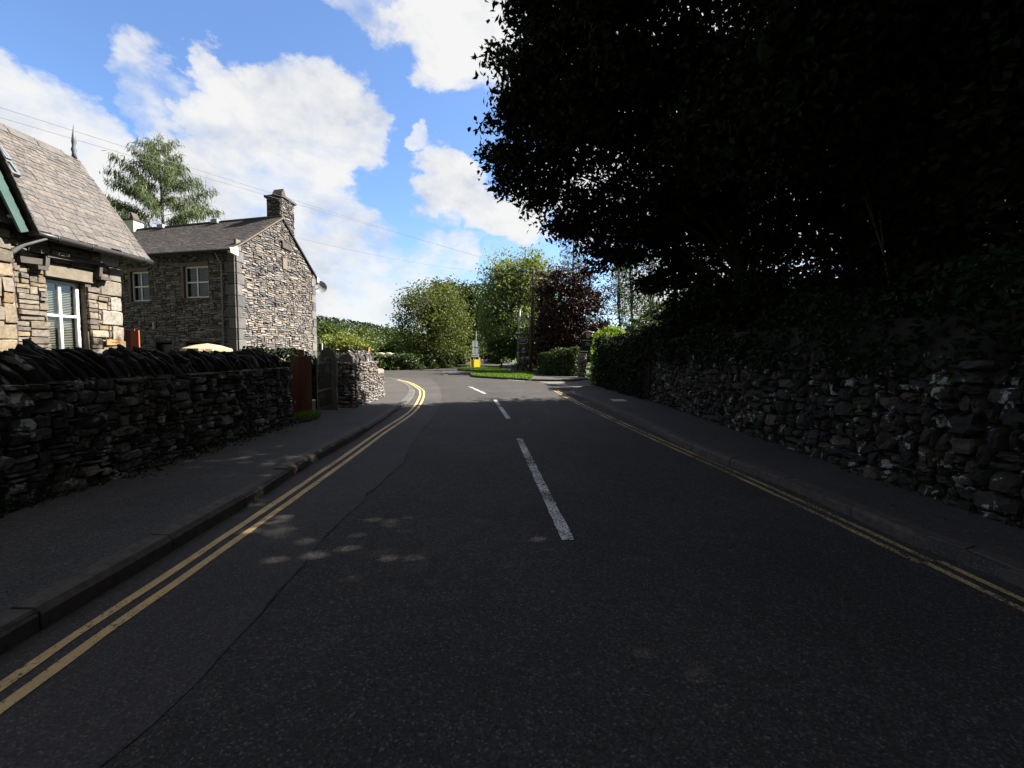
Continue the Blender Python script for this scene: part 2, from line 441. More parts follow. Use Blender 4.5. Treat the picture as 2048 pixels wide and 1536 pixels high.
def build_world():
    w = bpy.data.worlds.new('World'); S.world = w; w.use_nodes = True; nt = w.node_tree
    bg = nt.nodes['Background']; L = nt.links
    sky = nd(nt, 'ShaderNodeTexSky', sky_type='NISHITA'); sky.sun_disc = False; sky.sun_elevation = SUN_EL; sky.sun_rotation = SUN_AZ
    v = coords(nt, 'Generated')
    mp = nd(nt, 'ShaderNodeMapping'); mp.inputs['Scale'].default_value = (1, 1, 1.5); L.new(v, mp.inputs[0])
    n1 = noise(nt, 3.4, 9, .57, mp.outputs[0], .35)
    n2 = noise(nt, 11, 7, .62, mp.outputs[0], .3)
    n3 = noise(nt, 5.0, 6, .6, mp.outputs[0])
    # cloud masses: (direction as seen from the road, angular radius in degrees, weight)
    cl = [(470, 250, 8, 1), (600, 215, 8, 1), (690, 290, 7, 1), (560, 330, 12, 1), (400, 350, 11, 1), (240, 370, 9, 1), (30, 250, 8.5, 1), (-90, 290, 10, 1), (430, 150, 4, .8),
          (620, 440, 11, .95), (560, 520, 12, .8), (700, 380, 6, .5), (920, 40, 9.5, 1.1), (1060, 90, 10, 1.1), (1200, 40, 16, 1), (740, -30, 6, .7), (270, 140, 5, .6),
          (905, 380, 6, 1), (960, 415, 5.5, .9), (1040, 430, 5.5, .85), (850, 293, 2.2, .7), (870, 420, 4.5, .65), (1250, 300, 14, 1), (1600, 300, 25, .8), (1450, 480, 14, .9),
          (740, 540, 9, .85), (880, 560, 8, .8), (640, 620, 8, .85), (1020, 540, 6, .5), (1350, 560, 12, .8)]
    nw = nd(nt, 'ShaderNodeTexNoise', Scale=4.2, Detail=7, Roughness=.6); L.new(mp.outputs[0], nw.inputs['Vector'])
    wv = nd(nt, 'ShaderNodeVectorMath', operation='MULTIPLY_ADD'); L.new(nw.outputs['Color'], wv.inputs[0]); wv.inputs[1].default_value = (.34, .34, .26); wv.inputs[2].default_value = (-.17, -.17, -.13)
    wa = nd(nt, 'ShaderNodeVectorMath', operation='ADD'); L.new(v, wa.inputs[0]); L.new(wv.outputs[0], wa.inputs[1]); wn = nd(nt, 'ShaderNodeVectorMath', operation='NORMALIZE'); L.new(wa.outputs[0], wn.inputs[0]); vb = wn.outputs[0]
    tot = None
    for (px, py, rad, wt) in cl:
        d = ray(px, py); d = d/np.linalg.norm(d)
        dp = nd(nt, 'ShaderNodeVectorMath', operation='DOT_PRODUCT'); L.new(vb, dp.inputs[0]); dp.inputs[1].default_value = d
        mr = nt.nodes.new('ShaderNodeMapRange'); mr.interpolation_type = 'SMOOTHERSTEP'
        mr.inputs[1].default_value = math.cos(R(rad*.98)); mr.inputs[2].default_value = math.cos(R(rad*.3)); mr.inputs[3].default_value = 0; mr.inputs[4].default_value = wt
        L.new(dp.outputs['Value'], mr.inputs[0])
        if tot is None: tot = mr.outputs[0]
        else:
            m = nd(nt, 'ShaderNodeMath', operation='MAXIMUM'); L.new(tot, m.inputs[0]); L.new(mr.outputs[0], m.inputs[1]); tot = m.outputs[0]
    sx = nt.nodes.new('ShaderNodeSeparateXYZ'); L.new(v, sx.inputs[0])
    def rearmask(sock, a, b, t0, t1):
        mr = nt.nodes.new('ShaderNodeMapRange'); mr.interpolation_type = 'SMOOTHSTEP'; L.new(sock, mr.inputs[0])
        for i, q in enumerate((a, b, t0, t1)): mr.inputs[i+1].default_value = q
        return mr.outputs[0]
    rear = rearmask(sx.outputs['Y'], .3, -.15, 0, 1.0)      # unseen cloud added behind the viewpoint to turn the blue ambient neutral
    up_ = rearmask(sx.outputs['Z'], .66, .82, 0, .9); m = nd(nt, 'ShaderNodeMath', operation='MAXIMUM'); L.new(rear, m.inputs[0]); L.new(up_, m.inputs[1]); rear = m.outputs[0]  # unseen cloud added overhead too, for the same neutral ambient
    m = nd(nt, 'ShaderNodeMath', operation='MAXIMUM'); L.new(tot, m.inputs[0]); L.new(rear, m.inputs[1]); tot = m.outputs[0]
    def ma(a, k, c):
        m = nd(nt, 'ShaderNodeMath', operation='MULTIPLY_ADD'); L.new(a, m.inputs[0]); m.inputs[1].default_value = k
        if hasattr(c, 'links'): L.new(c, m.inputs[2])
        else: m.inputs[2].default_value = c
        return m.outputs[0]
    dens = ma(n1, 1.6, ma(n2, .8, tot))           # masses broken up by turbulence
    fac = ramp(nt, ma(dens, .4, 0), [(.655, 0.), (.72, .28), (.78, .72), (.87, .98)])
    shade = ma(n3, .9, ma(n2, .45, 0))
    white = ramp(nt, shade, [(.45, (.155, .165, .19)), (.6, (.225, .23, .24)), (.74, (.268, .267, .264))])
    skc = mix(nt, 1., sky.outputs[0], (.050, .061, .0765), 'MULTIPLY')
    white = mix(nt, rear, white, mix(nt, 1., white, (.37, .355, .335), 'MULTIPLY'))  # added unseen cloud is dimmed and warmed to hold the ambient down
    c = mix(nt, fac, skc, white)
    L.new(c, bg.inputs[0]); bg.inputs[1].default_value = 1.0
build_world()

# ================================================================== materials
M = {}
def asphalt(name, c, speck=.5, scale=95, bmp=.6, stain=True, wear=0):
    m, nt, b, o = new_mat(name); v = coords(nt)
    vo = nd(nt, 'ShaderNodeTexVoronoi', Scale=scale); nt.links.new(v, vo.inputs['Vector'])
    sep = nt.nodes.new('ShaderNodeSeparateColor'); nt.links.new(vo.outputs['Color'], sep.inputs[0])
    chips = ramp(nt, sep.outputs[0], [(.0, 1-speck*.6), (.7, 1.), (.93, 1+speck*.5), (1., 1+speck*1.8)])
    col = mix(nt, 1., c, chips, 'MULTIPLY')
    n = noise(nt, .55, 6, .62, v); col = mix(nt, 1., col, ramp(nt, n, [(.3, .8), (.7, 1.18)]), 'MULTIPLY')
    nf = noise(nt, 6, 5, .6, v); col = mix(nt, 1., col, ramp(nt, nf, [(.3, .9), (.7, 1.1)]), 'MULTIPLY')
    if stain:
        ns = noise(nt, 1.1, 3, .5, v, 1.5); col = mix(nt, ramp(nt, ns, [(.68, 0.), (.78, .3)]), col, tuple(np.array(c)*1.9))
    nt.links.new(col, b.inputs['Base Color']); b.inputs['Roughness'].default_value = .85; b.inputs['Specular IOR Level'].default_value = .15
    bump(nt, b, vo.outputs['Distance'], bmp, .005)
    return m
M['road'] = asphalt('road_asphalt', (.053, .049, .045), .75, 105, .6)
M['road_old'] = asphalt('old_asphalt', (.066, .061, .057), .5, 120, .4)
M['path'] = asphalt('pavement_asphalt', (.068, .064, .06), .6, 110, .4)
M['path_pale'] = asphalt('pale_pavement', (.07, .066, .061), .4, 120, .4)
M['gravel'] = asphalt('gravel_drive', (.15, .142, .13), .5, 40, .7)
M['seam'] = plain('road_seam', (.018, .018, .018), .9)
def paint_mat(name, c, wear):
    m, nt, b, o = new_mat(name); v = coords(nt)
    n = noise(nt, 60, 5, .75, v); n2 = noise(nt, 1.3, 3, .6, v); n3 = noise(nt, 9, 4, .6, v)
    s = nd(nt, 'ShaderNodeMath', operation='MULTIPLY_ADD'); nt.links.new(n2, s.inputs[0]); s.inputs[1].default_value = .55; nt.links.new(n, s.inputs[2])
    nt.links.new(ramp(nt, n3, [(.25, tuple(np.array(c)*.72)), (.7, c)]), b.inputs['Base Color']); b.inputs['Roughness'].default_value = .7
    tr = nt.nodes.new('ShaderNodeBsdfTransparent'); ms = nt.nodes.new('ShaderNodeMixShader')
    nt.links.new(ramp(nt, s.outputs[0], [(.82-wear-.05, 0.), (.82-wear+.02, 1.)]), ms.inputs[0])
    nt.links.new(b.outputs[0], ms.inputs[1]); nt.links.new(tr.outputs[0], ms.inputs[2]); nt.links.new(ms.outputs[0], o.inputs[0])
    return m
M['yellow'] = paint_mat('yellow_line_paint', (.64, .445, .20), -.08)
M['yellow_worn'] = paint_mat('worn_yellow_line_paint', (.52, .39, .17), .0)
M['white_paint'] = paint_mat('white_line_paint', (.74, .72, .7), .0)
M['kerb'] = plain('kerb_concrete', (.08, .068, .058), .9, .35, 14, bmp=.3)
M['kerb_pale'] = plain('dropped_kerb', (.095, .088, .08), .9, .25, 14, bmp=.3)
M['wall_dark'] = stone_mat('drystone', moss=1.0, lichen=.55, gain=1.45, lcol=(.26, .26, .23))
M['cope'] = stone_mat('coping_slate', moss=.9, lichen=.2, bscale=18, lcol=(.2, .21, .17))
M['wall_lichen'] = stone_mat('lichened_wall', moss=.9, lichen=.33, lcol=(.30, .32, .28))
M['pier'] = stone_mat('pier_stone', moss=0, lichen=.3, gain=1.0)
M['stone_warm'] = stone_mat('warm_stone', bscale=22)
M['stone_grey'] = stone_mat('slate_stone', bscale=26)
M['slate_roof'] = stone_mat('roof_slate', bscale=25, lichen=.0)
M['plain_wall'] = plain('rendered_wall', (.16, .15, .13), .9, .2, 3)
M['lintel'] = plain('dressed_stone', (.16, .135, .1), .85, .2, 9, bmp=.15)
M['quoin'] = plain('grey_quoin', (.1, .098, .094), .85, .22, 7, bmp=.15)
M['hood'] = plain('hood_mould_stone', (.07, .06, .052), .85, .25, 9, bmp=.15)
M['white_frame'] = plain('white_window_frame', (.62, .62, .6), .4, .06, 5)
M['blind'] = plain('blind_slats', (.3, .27, .22), .6, .1, 5)
M['dark_in'] = plain('dark_room', (.012, .012, .012), .9)
def glass_mat():
    m, nt, b, o = new_mat('window_glass')
    gl = nd(nt, 'ShaderNodeBsdfGlossy'); gl.inputs['Roughness'].default_value = .015; gl.inputs[0].default_value = (.9, .95, 1, 1)
    tr = nt.nodes.new('ShaderNodeBsdfTransparent'); tr.inputs[0].default_value = (.75, .8, .8, 1)
    lw = nd(nt, 'ShaderNodeLayerWeight'); lw.inputs[0].default_value = .5
    ms = nt.nodes.new('ShaderNodeMixShader'); nt.links.new(ramp(nt, lw.outputs['Facing'], [(0., .045), (.4, .09), (.75, .25), (1., .9)]), ms.inputs[0])
    nt.links.new(tr.outputs[0], ms.inputs[1]); nt.links.new(gl.outputs[0], ms.inputs[2]); nt.links.new(ms.outputs[0], o.inputs[0]); return m
M['glass'] = glass_mat()
M['gutter'] = plain('dark_gutter', (.022, .02, .02), .4, .2, 6)
M['pipe'] = plain('brown_downpipe', (.05, .032, .03), .4, .2, 6)
M['pipe_grey'] = plain('grey_downpipe', (.16, .16, .16), .5, .15, 6)
M['teal'] = plain('teal_bargeboard', (.055, .10, .092), .5, .12, 8)
M['lead'] = plain('lead_grey', (.12, .135, .15), .5, .2, 8)
M['ridge'] = plain('ridge_tile', (.1, .09, .085), .8, .25, 6)
M['cream'] = plain('white_render', (.55, .53, .48), .9, .12, 3, bmp=.1)
M['black'] = plain('black_metal', (.012, .012, .013), .4, .2, 8, spec=.4)
M['brown_wood'] = plain('red_brown_wood', (.12, .046, .031), .75, .35, 9, streak=True, bmp=.2)
M['orange_wood'] = plain('orange_wood', (.36, .11, .045), .6, .2, 9, streak=True)
M['tan_wood'] = plain('tan_timber', (.30, .15, .055), .7, .25, 9, streak=True, bmp=.2)
M['pine_plate'] = plain('varnished_pine', (.33, .19, .085), .45, .15, 6)
M['dark_text'] = plain('engraved_letters', (.12, .05, .015), .6)
M['verge'] = plain('verge_mortar', (.17, .13, .09), .8, .2, 9)
M['tan_cloth'] = plain('tan_canvas', (.38, .28, .17), .8, .15, 4)
M['galv'] = plain('galvanised_steel', (.34, .36, .36), .45, .15, 6, metal=.3)
M['sign_back'] = plain('grey_sign_back', (.22, .25, .26), .5, .15, 4)
M['sign_grey'] = plain('slate_sign_back', (.06, .07, .075), .5, .15, 4)
M['bright_yellow'] = plain('yellow_plastic', (.62, .46, .012), .5, .06, 4)
M['dark_yellow'] = plain('yellow_edge', (.45, .3, .012), .5, .06, 4)
M['sign_black'] = plain('black_sign_board', (.012, .013, .016), .4, .1, 4)
M['sign_white'] = plain('white_lettering', (.7, .7, .68), .5, .05, 4)
M['sign_green'] = plain('green_sign_plate', (.02, .085, .055), .5, .1, 4)
M['sign_blue'] = plain('blue_sign_plate', (.015, .06, .17), .5, .1, 4)
M['shield_red'] = plain('dull_red_shield', (.42, .22, .19), .6, .2, 30)
M['bark'] = plain('bark', (.045, .036, .028), .95, .4, 7, bmp=.5)
M['bark_dark'] = plain('dark_bark', (.016, .013, .011), .95, .4, 7)
M['bark_grey'] = plain('grey_bark', (.09, .085, .075), .95, .4, 7, bmp=.4)
M['pole_wood'] = plain('weathered_pole', (.07, .055, .042), .9, .3, 9, streak=True)
M['wire'] = plain('overhead_wire', (.15, .15, .16), .6)
M['wool'] = plain('sheep_wool', (.62, .55, .45), .95, .15, 12, bmp=.6)
M['soil'] = plain('dark_earth', (.022, .018, .012), .95, .4, 2.5)  # even, very dark brown; also on wall and hedge cores
M['hill'] = plain('hillside_grass', (.05, .075, .03), .95, .35, .02)
def turf():
    m, nt, b, o = new_mat('turf'); v = coords(nt)
    n = noise(nt, 3, 6, .7, v); n2 = noise(nt, .12, 3, .6, v)
    c = ramp(nt, n, [(.3, (.035, .06, .014)), (.7, (.075, .12, .026))]); c = mix(nt, 1., c, ramp(nt, n2, [(.3, .8), (.7, 1.25)]), 'MULTIPLY')
    nt.links.new(c, b.inputs['Base Color']); bump(nt, b, n, .6, .05); return m
M['turf'] = turf()
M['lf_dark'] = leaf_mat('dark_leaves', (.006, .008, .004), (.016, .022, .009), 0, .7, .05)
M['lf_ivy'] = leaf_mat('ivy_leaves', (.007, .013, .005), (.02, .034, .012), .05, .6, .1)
M['lf_olive'] = leaf_mat('olive_leaves', (.055, .08, .022), (.16, .17, .05), .3)
M['lf_oak'] = leaf_mat('oak_leaves', (.03, .05, .014), (.075, .105, .028), .22)
M['lf_pale'] = leaf_mat('pale_green_leaves', (.10, .135, .05), (.27, .30, .14), .38)
M['lf_copper'] = leaf_mat('copper_leaves', (.016, .008, .009), (.055, .021, .022), .15)
M['lf_larch'] = leaf_mat('larch_needles', (.075, .10, .04), (.19, .22, .09), .25)
M['lf_cedar'] = leaf_mat('cedar_needles', (.05, .075, .032), (.13, .16, .065), .2)
M['lf_spruce'] = leaf_mat('conifer_needles', (.03, .05, .022), (.09, .12, .05), .15)
M['lf_birch'] = leaf_mat('birch_leaves', (.04, .06, .026), (.10, .135, .06), .25)
M['lf_hedge'] = leaf_mat('hedge_leaves', (.025, .045, .014), (.09, .13, .035), .2)
M['lf_laurel'] = leaf_mat('laurel_leaves', (.09, .15, .02), (.28, .36, .06), .4, .35, .4)
M['lf_mid'] = leaf_mat('mid_green_leaves', (.04, .065, .018), (.12, .155, .045), .25)
M['lf_lime'] = leaf_mat('yellow_green_leaves', (.11, .135, .03), (.24, .26, .075), .3)
M['grass'] = leaf_mat('grass_blades', (.05, .10, .012), (.17, .28, .045), .3)
M['weed'] = leaf_mat('weed_leaves', (.012, .022, .007), (.04, .06, .016), .1)
M['wood_far'] = leaf_mat('hazy_hill_wood', (.024, .038, .027), (.044, .060, .040), .0)  # dull bluish green: distance haze put into the leaf colour

# ================================================================== ground, roads, pavements
def grid_ground():
    xs = np.concatenate([-np.geomspace(1500, 20, 22), np.linspace(-18, 18, 13), np.geomspace(20, 1500, 22)])
    ys = np.concatenate([[-300, -100, -40, -20], np.linspace(-15, 100, 24), np.geomspace(115, 2600, 28)])
    X, Y = np.meshgrid(xs, ys)
    def h(x, y):
        z = -.05 + 0*x
        # long wooded ridge far off, falling away to the right
        az = np.degrees(np.arctan2(x, np.maximum(y, 1))); dist = np.hypot(x, y)
        crest = np.interp(az, [-60, -40, -26, -22, -18, -15, -10, 0, 20, 50], [66, 66, 60, 55, 46, 34, 22, 16, 14, 10])
        k = np.clip((dist-380)/620, 0, 1); k = k*k*(3-2*k)
        return z + np.where(y > 0, crest*k*(1+.05*np.sin(x*.013)+.04*np.sin(x*.031+y*.01)), 0) - .1*(dist > 60)
    Z = h(X, Y); n, m_ = X.shape
    V = np.stack([X, Y, Z], -1).reshape(-1, 3); i = np.arange(n*m_).reshape(n, m_)
    F = np.stack([i[:-1, :-1], i[:-1, 1:], i[1:, 1:], i[1:, :-1]], -1).reshape(-1, 4)
    o = npmesh('ground', V, F, M['turf'], smooth=True); o['kind'] = 'structure'
    return h
ground_h = grid_ground()

kerbL = [(-2.42, -7), (-2.42, -2), (-2.42, .8)] + [tuple(G(*q)[:2]) for q in ((100, 1248), (200, 1189), (345, 1101), (500, 1007), (571, 960), (640, 918), (700, 884), (730, 864.5))]
kerbM = [kerbL[-1]] + [tuple(G(*q)[:2]) for q in ((764, 842), (790, 824), (814, 807.5))]
kerbL2 = [kerbM[-1]] + [tuple(G(*q)[:2]) for q in ((826, 793), (828, 780), (815, 769), (795, 761.5), (768, 756.5))] + [(-11, 26.8), (-18, 29.5), (-30, 32.2)]
kerbR = [(3.32, -7), (3.33, 0)] + [tuple(G(*q, .1)[:2]) for q in ((2042, 1143), (1850, 1074), (1691, 1006.6), (1552, 950), (1394, 893), (1312, 854.5), (1229.6, 819), (1166.6, 793.5), (1138, 783.5))] + [(2.75, 17.9), (3.3, 18.7), (4.0, 19.0)]
road_poly = [(-31, 32.6), (-18, 29.9), (-11, 27.1), (-7.6, 24.6), (-6, 22.6), (-5.0, 19.4), (-4.1, 16.8), (-3.6, 14.6), (-3.3, 12.5), (-2.95, 9), (-2.6, 4), (-2.5, 2), (-2.5, -7),
             (3.4, -7), (3.4, 4), (3.3, 10), (3.0, 14), (2.65, 16.2), (3.0, 18.4), (4.6, 19.4), (4.6, 25), (3.1, 28), (1.5, 33), (.2, 36), (-1, 44), (-2.2, 56), (-2.9, 70), (-3.2, 92),
             (-6.6, 92), (-6.7, 72), (-6.75, 56), (-6.4, 48), (-5.9, 41), (-7.2, 36.5), (-8.6, 33.9), (-10, 33.4), (-20, 35.5), (-31, 38)]
sheet('road', road_poly, 0., M['road'])
sheet('yard', [(-4.9, -7), (-18, -7), (-18, 27.6), (-10.5, 24.6), (-8.2, 22.2), (-6.4, 17.6), (-4.6, 15.2)], .03, M['path'])
# older, smoother strip of surfacing along the left, with the joint beside it
seam_pts = smooth_line([G(*q)[:2] for q in [(200, 1536), (330, 1430), (470, 1285), (636, 1096), (684, 1046), (760, 970), (806, 925), (831, 876.6), (867, 834.5), (877, 820), (884, 795), (878, 772), (862, 757)]], .25)
seam_pts = seam_pts + rng.normal(0, .012, seam_pts.shape)
lft = np.array([kerbL2[5], kerbL2[4], kerbL2[3], kerbL2[2], kerbL2[1]] + kerbM[::-1][:-1] + kerbL[::-1][:-3] + [(-2.4, .5)])
old = np.concatenate([[[-1.38, .5]], seam_pts, lft])
sheet('road_strip', old, .004, M['road_old'])
P = smooth_line(seam_pts, .05); P = P + rng.normal(0, .011, P.shape); n = len(P); hw = .0075*np.clip(np.convolve(rng.normal(.1, 1.5, n), np.ones(5)/5, 'same'), 0, 1.4); hw = np.maximum(hw, .0008)
a, b = offset(P, 1)-P, offset(P, -1)-P
V = np.concatenate([np.c_[P+a*hw[:, None], np.full(n, .0075)], np.c_[P+b*hw[:, None], np.full(n, .0075)]])
npmesh('road_joint', V, [(i+n, i+n+1, i+1, i) for i in range(n-1)], M['seam'])['kind'] = 'structure'
sheet('field', [(-60, 54), (-9.5, 54), (-9, 66), (-9, 90), (-60, 90)], .35, M['turf'], thick=.5)
gravel = [(1.3, 22.6), (2.2, 20.2), (3.1, 18.9), (4.4, 19.4), (9, 21), (12, 24), (9, 27.5), (4.6, 25.4), (3.2, 23.2)]
sheet('gravel_drive', gravel, .006, M['gravel'])
# pavements
sheet('pavement', kerbL + [(-4.9, kerbL[-1][1]), (-4.9, -7)], .11, M['path'], thick=.12)
sheet('pavement', kerbM + [(-4.9, kerbM[-1][1]), (-4.9, kerbM[0][1])], .075, M['path'], thick=.08)
sheet('pavement', kerbL2 + [(-30, 30.4), (-18, 27.4), (-10.4, 24.4), (-8, 22), (-6.2, 17.2), (-4.9, 15), (-4.9, kerbM[-1][1])], .045, M['path_pale'], thick=.05)
sheet('pavement', kerbR + [(4.45, 19.0), (4.45, -7)], .10, M['path'], thick=.11)
sheet('pavement', [(-1.0, 58), (-1.5, 52), (-1.0, 41), (-.55, 36.2), (.0, 33), (.97, 32.9), (1.3, 30.4), (1.5, 27.5), (1.2, 24.6), (1.1, 23.2), (3.1, 22.9), (4.4, 25), (4.6, 27), (2.5, 31.5), (1.5, 33.6), (.9, 44), (.3, 58)], .1, M['path_pale'], thick=.11)
bank = [(4.5, -8), (4.5, 20.5), (8, 22), (40, 25), (40, -8)]
sheet('bank', bank, .9, M['soil'], thick=.9)

def kerb(name, line, w, z, mat, L=.92, drop=None):
    P = smooth_line(line, .12); seg = np.linalg.norm(np.diff(P, axis=0), axis=1); s = np.concatenate([[0], np.cumsum(seg)]); mb = MB(); u = 0; side = -1
    while u < s[-1]-.1:
        v = min(u+L-.014, s[-1]); q = [np.array([np.interp(t, s, P[:, 0]), np.interp(t, s, P[:, 1])]) for t in np.linspace(u, v, 4)]
        dz = rng.normal(0, .004); dn = .012 + abs(rng.normal(0, .004)); c = .03
        for a, b in zip(q[:-1], q[1:]):
            t = (b-a)/np.linalg.norm(b-a); n = np.array([t[1], -t[0]])*(1 if w > 0 else -1); W = abs(w)
            prof = [(-W, -.02), (dn, -.02), (dn, z-c), (dn-c, z+dz), (-W, z+dz+.003)]
            ring = lambda p: [(p[0]+n[0]*k, p[1]+n[1]*k, zz) for k, zz in prof]
            mb.prism(ring(a), (*(b-a), 0)) if False else mb.add(ring(a)+ring(b), [(0,1,2,3,4), (9,8,7,6,5)] + [(i, i+5, (i+1)%5+5, (i+1)%5) for i in range(5)])
        u += L
    o = mb.build(name, mat); o['kind'] = 'structure'; return o
kerb('kerb', kerbL, .14, .12, M['kerb'])
kerb('kerb', kerbM, .14, .082, M['kerb'])
kerb('kerb', kerbL2, .2, .05, M['kerb_pale'])
kerb('kerb', kerbR, -.13, .108, M['kerb'])

# road markings
def dbl(name, pts, sgn, mat, gap=.13, w=.062):
    P = smooth_line(pts, .2)
    V = []; F = []; b = 0
    for k in (0, gap):
        L = offset(P, sgn*k); a = offset(L, w/2)+rng.normal(0, .0025, L.shape); c = offset(L, -w/2)+rng.normal(0, .0025, L.shape); n = len(L)
        V.append(np.concatenate([np.c_[a, np.full(n, .0085)], np.c_[c, np.full(n, .0085)]])); F += [(i+n+b, i+n+1+b, i+1+b, i+b) for i in range(n-1)]; b += 2*n
    o = npmesh(name, np.concatenate(V), F, mat); o['kind'] = 'structure'
dbl('yellow_lines', [(-1.98, -3), (-2.02, .3)] + [G(*q)[:2] for q in [(0, 1421), (200, 1274), (357.6, 1164), (500, 1062), (581, 1004.4), (700, 918), (770, 866), (827, 826), (844, 803), (848, 786), (842, 777), (820, 765), (795, 759)]], 1, M['yellow'])
dbl('yellow_lines', [(2.98, -3)] + [G(*q)[:2] for q in [(2045, 1221), (1838, 1127), (1672, 1047), (1520, 976), (1423, 931), (1328, 889), (1218, 838), (1151, 806), (1108.5, 781.6)]], -1, M['yellow_worn'], .125, .055)
def mark(pa, pb, w, name='centre_line'):
    a, b = G(*pa)[:2], G(*pb)[:2]; L = smooth_line([a, (a+b)/2, b], .1); ribbon(name, L, w, .0088, M['white_paint'], 'structure', jit=.003)
for a, b in (((1136, 1081), (1038.5, 878)), ((1017, 838), (990, 800)), ((971, 788), (938, 773))): mark(a, b, .105)
P = smooth_line([(.46, 3.4)] + [(.62, -3)], .2); ribbon('centre_line', P[-8:], .105, .0088, M['white_paint'], 'structure')
for a, b in (((885, 744.5), (921, 744.5)), ((886, 747), (924, 747)), ((888, 749.8), (927, 749.8)), ((895, 742), (914, 741.6))): mark(a, b, .22, 'give_way_line')
mark((948, 754), (1050, 762.5), .08, 'edge_line')

# ------------------------------------------------------------------ grass islands
def blades(name, poly, n, h, mat, z0, parent=None, lean=.3, w=.012):
    P = np.array(poly); lo = P.min(0); hi = P.max(0); Q = []
    while len(Q) < n:
        p = lo + rng.random((n, 2))*(hi-lo); x, y = p.T; ins = np.zeros(n, bool); j = len(P)-1
        for i in range(len(P)):
            c = ((P[i, 1] > y) != (P[j, 1] > y)) & (x < (P[j, 0]-P[i, 0])*(y-P[i, 1])/(P[j, 1]-P[i, 1]+1e-12)+P[i, 0]); ins ^= c; j = i
        Q += list(p[ins])
    Q = np.array(Q[:n]); hh = h*rng.uniform(.5, 1.4, n); a = rng.uniform(0, 2*math.pi, n); d = np.c_[np.cos(a), np.sin(a)]*w; l = rng.normal(0, lean, (n, 2))*hh[:, None]
    z = np.full(n, z0)
    V = np.stack([np.c_[Q-d, z], np.c_[Q+d, z], np.c_[Q+l*.5+d*.6, z+hh*.65], np.c_[Q+l, z+hh]], 1).reshape(-1, 3); i = np.arange(n)*4
    return npmesh(name, V, np.stack([i, i+1, i+2, i+3], 1), mat, parent, vcol=np.repeat(rng.random(n), 4))
isl1 = smooth_line([(-2.62, 27.6), (-2.2, 25.7), (-.9, 24.55), (.9, 23.35), (1.15, 24.8), (1.45, 27.6), (1.2, 30.2), (.8, 31.8), (-.6, 31.4), (-2.1, 30), (-2.62, 27.6)], .3)
isl2 = smooth_line([(-4.55, 36.2), (-4.1, 34.5), (-3.1, 33.5), (-1.6, 33.3), (-.35, 33.2), (-.65, 36), (-1.15, 41), (-2.4, 42.5), (-3.7, 41), (-4.55, 36.2)], .3)
for isl, nb in ((isl1, 9000), (isl2, 9000)):
    sheet('grass_island', isl[:-1], .12, M['turf'], thick=.12)
    kerb('kerb', [tuple(p) for p in isl[::2]], .12, .11, M['kerb'], .6)
    tag(blades('grass', isl[:-1], nb, .09, M['grass'], .115, w=.02), 'short mown grass growing on the kerbed island at the junction', 'grass', kind='stuff')

# ================================================================== garden walls
PAL_DRY = [(.05, .045, .039), (.035, .032, .028), (.06, .053, .045), (.028, .027, .025), (.075, .062, .048), (.045, .044, .042), (.095, .08, .064), (.025, .024, .022)]
PAL_PIER = [(.15, .132, .118), (.13, .118, .106), (.175, .152, .13), (.115, .107, .10), (.165, .152, .145), (.195, .165, .135)]
def cope_row(P0, P1, z, n, h, depth, lean, col, th=(.05, .1)):
    """slabs set on edge and leaning along the wall top"""
    P0 = np.array(P0, float); P1 = np.array(P1, float); L = np.linalg.norm(P1-P0); t = (P1-P0)/L; nrm = np.array([-t[1], t[0]])
    Vs = []; Fs = []; Cs = []; b = 0; s = 0.; g = 5
    while s < L:
        w = rng.uniform(*th); hh = h*rng.uniform(.74, 1.0); dd = depth*rng.uniform(.85, 1.1); ln = lean*rng.uniform(.7, 1.25)
        # outline of a rough slab face in (across, up)
        m = 10; an = np.linspace(0, math.pi, m); out = [(-dd/2, 0)] + [(-dd/2*math.cos(a)*(1+rng.normal(0, .09))*(.35+.65*min(1, abs(math.cos(a))*1.5+.3)), hh*(.45+.55*math.sin(a)**.7)*(1+rng.normal(0, .09))) for a in an] + [(dd/2, 0)]
        out = np.array(out); k = len(out); ring = []
        for e, sc in ((0, .9), (.18, 1), (.82, 1), (1, .9)):
            o2 = out*np.array([sc, 1]) - np.array([0, (1-sc)*hh*.5])*(out[:, 1:] > hh*.3)
            along = s + e*w + o2[:, 1]*ln + rng.normal(0, .004, k)
            ring.append(np.c_[P0[0]+t[0]*along+nrm[0]*o2[:, 0], P0[1]+t[1]*along+nrm[1]*o2[:, 0], z+o2[:, 1]+rng.normal(0, .004, k)])
        Vs.append(np.concatenate(ring)); F = []
        for r_ in range(3):
            for i in range(k-1): F.append((r_*k+i, r_*k+i+1, (r_+1)*k+i+1, (r_+1)*k+i))
        for r_ in (0, 3):
            for i in range(k//2-1):
                q = (r_*k+i, r_*k+i+1, r_*k+k-2-i, r_*k+k-1-i); F.append(q if r_ else q[::-1])
        Fs.append(np.array(F)+b); b += 4*k; Cs.append(np.repeat((np.array(col[rng.integers(len(col))])*rng.uniform(.6, 1.3))[None], 4*k, 0)); s += w*rng.uniform(.95, 1.25)
    return np.concatenate(Vs), np.concatenate(Fs), np.concatenate(Cs)

def wallface(P0, P1, z0, z1, w, h, depth=.07, pal=PAL_DRY, flip=1, **kw):
    P0 = np.array(P0, float); P1 = np.array(P1, float); L = np.linalg.norm(P1-P0); t = (P1-P0)/L; N = np.array([t[1], -t[0], 0])*flip
    U = np.array([t[0], t[1], 0])
    return stones(pack(L, z1-z0, w, h), (P0[0], P0[1], z0), U, (0, 0, 1), N, depth, palette=pal, **kw)

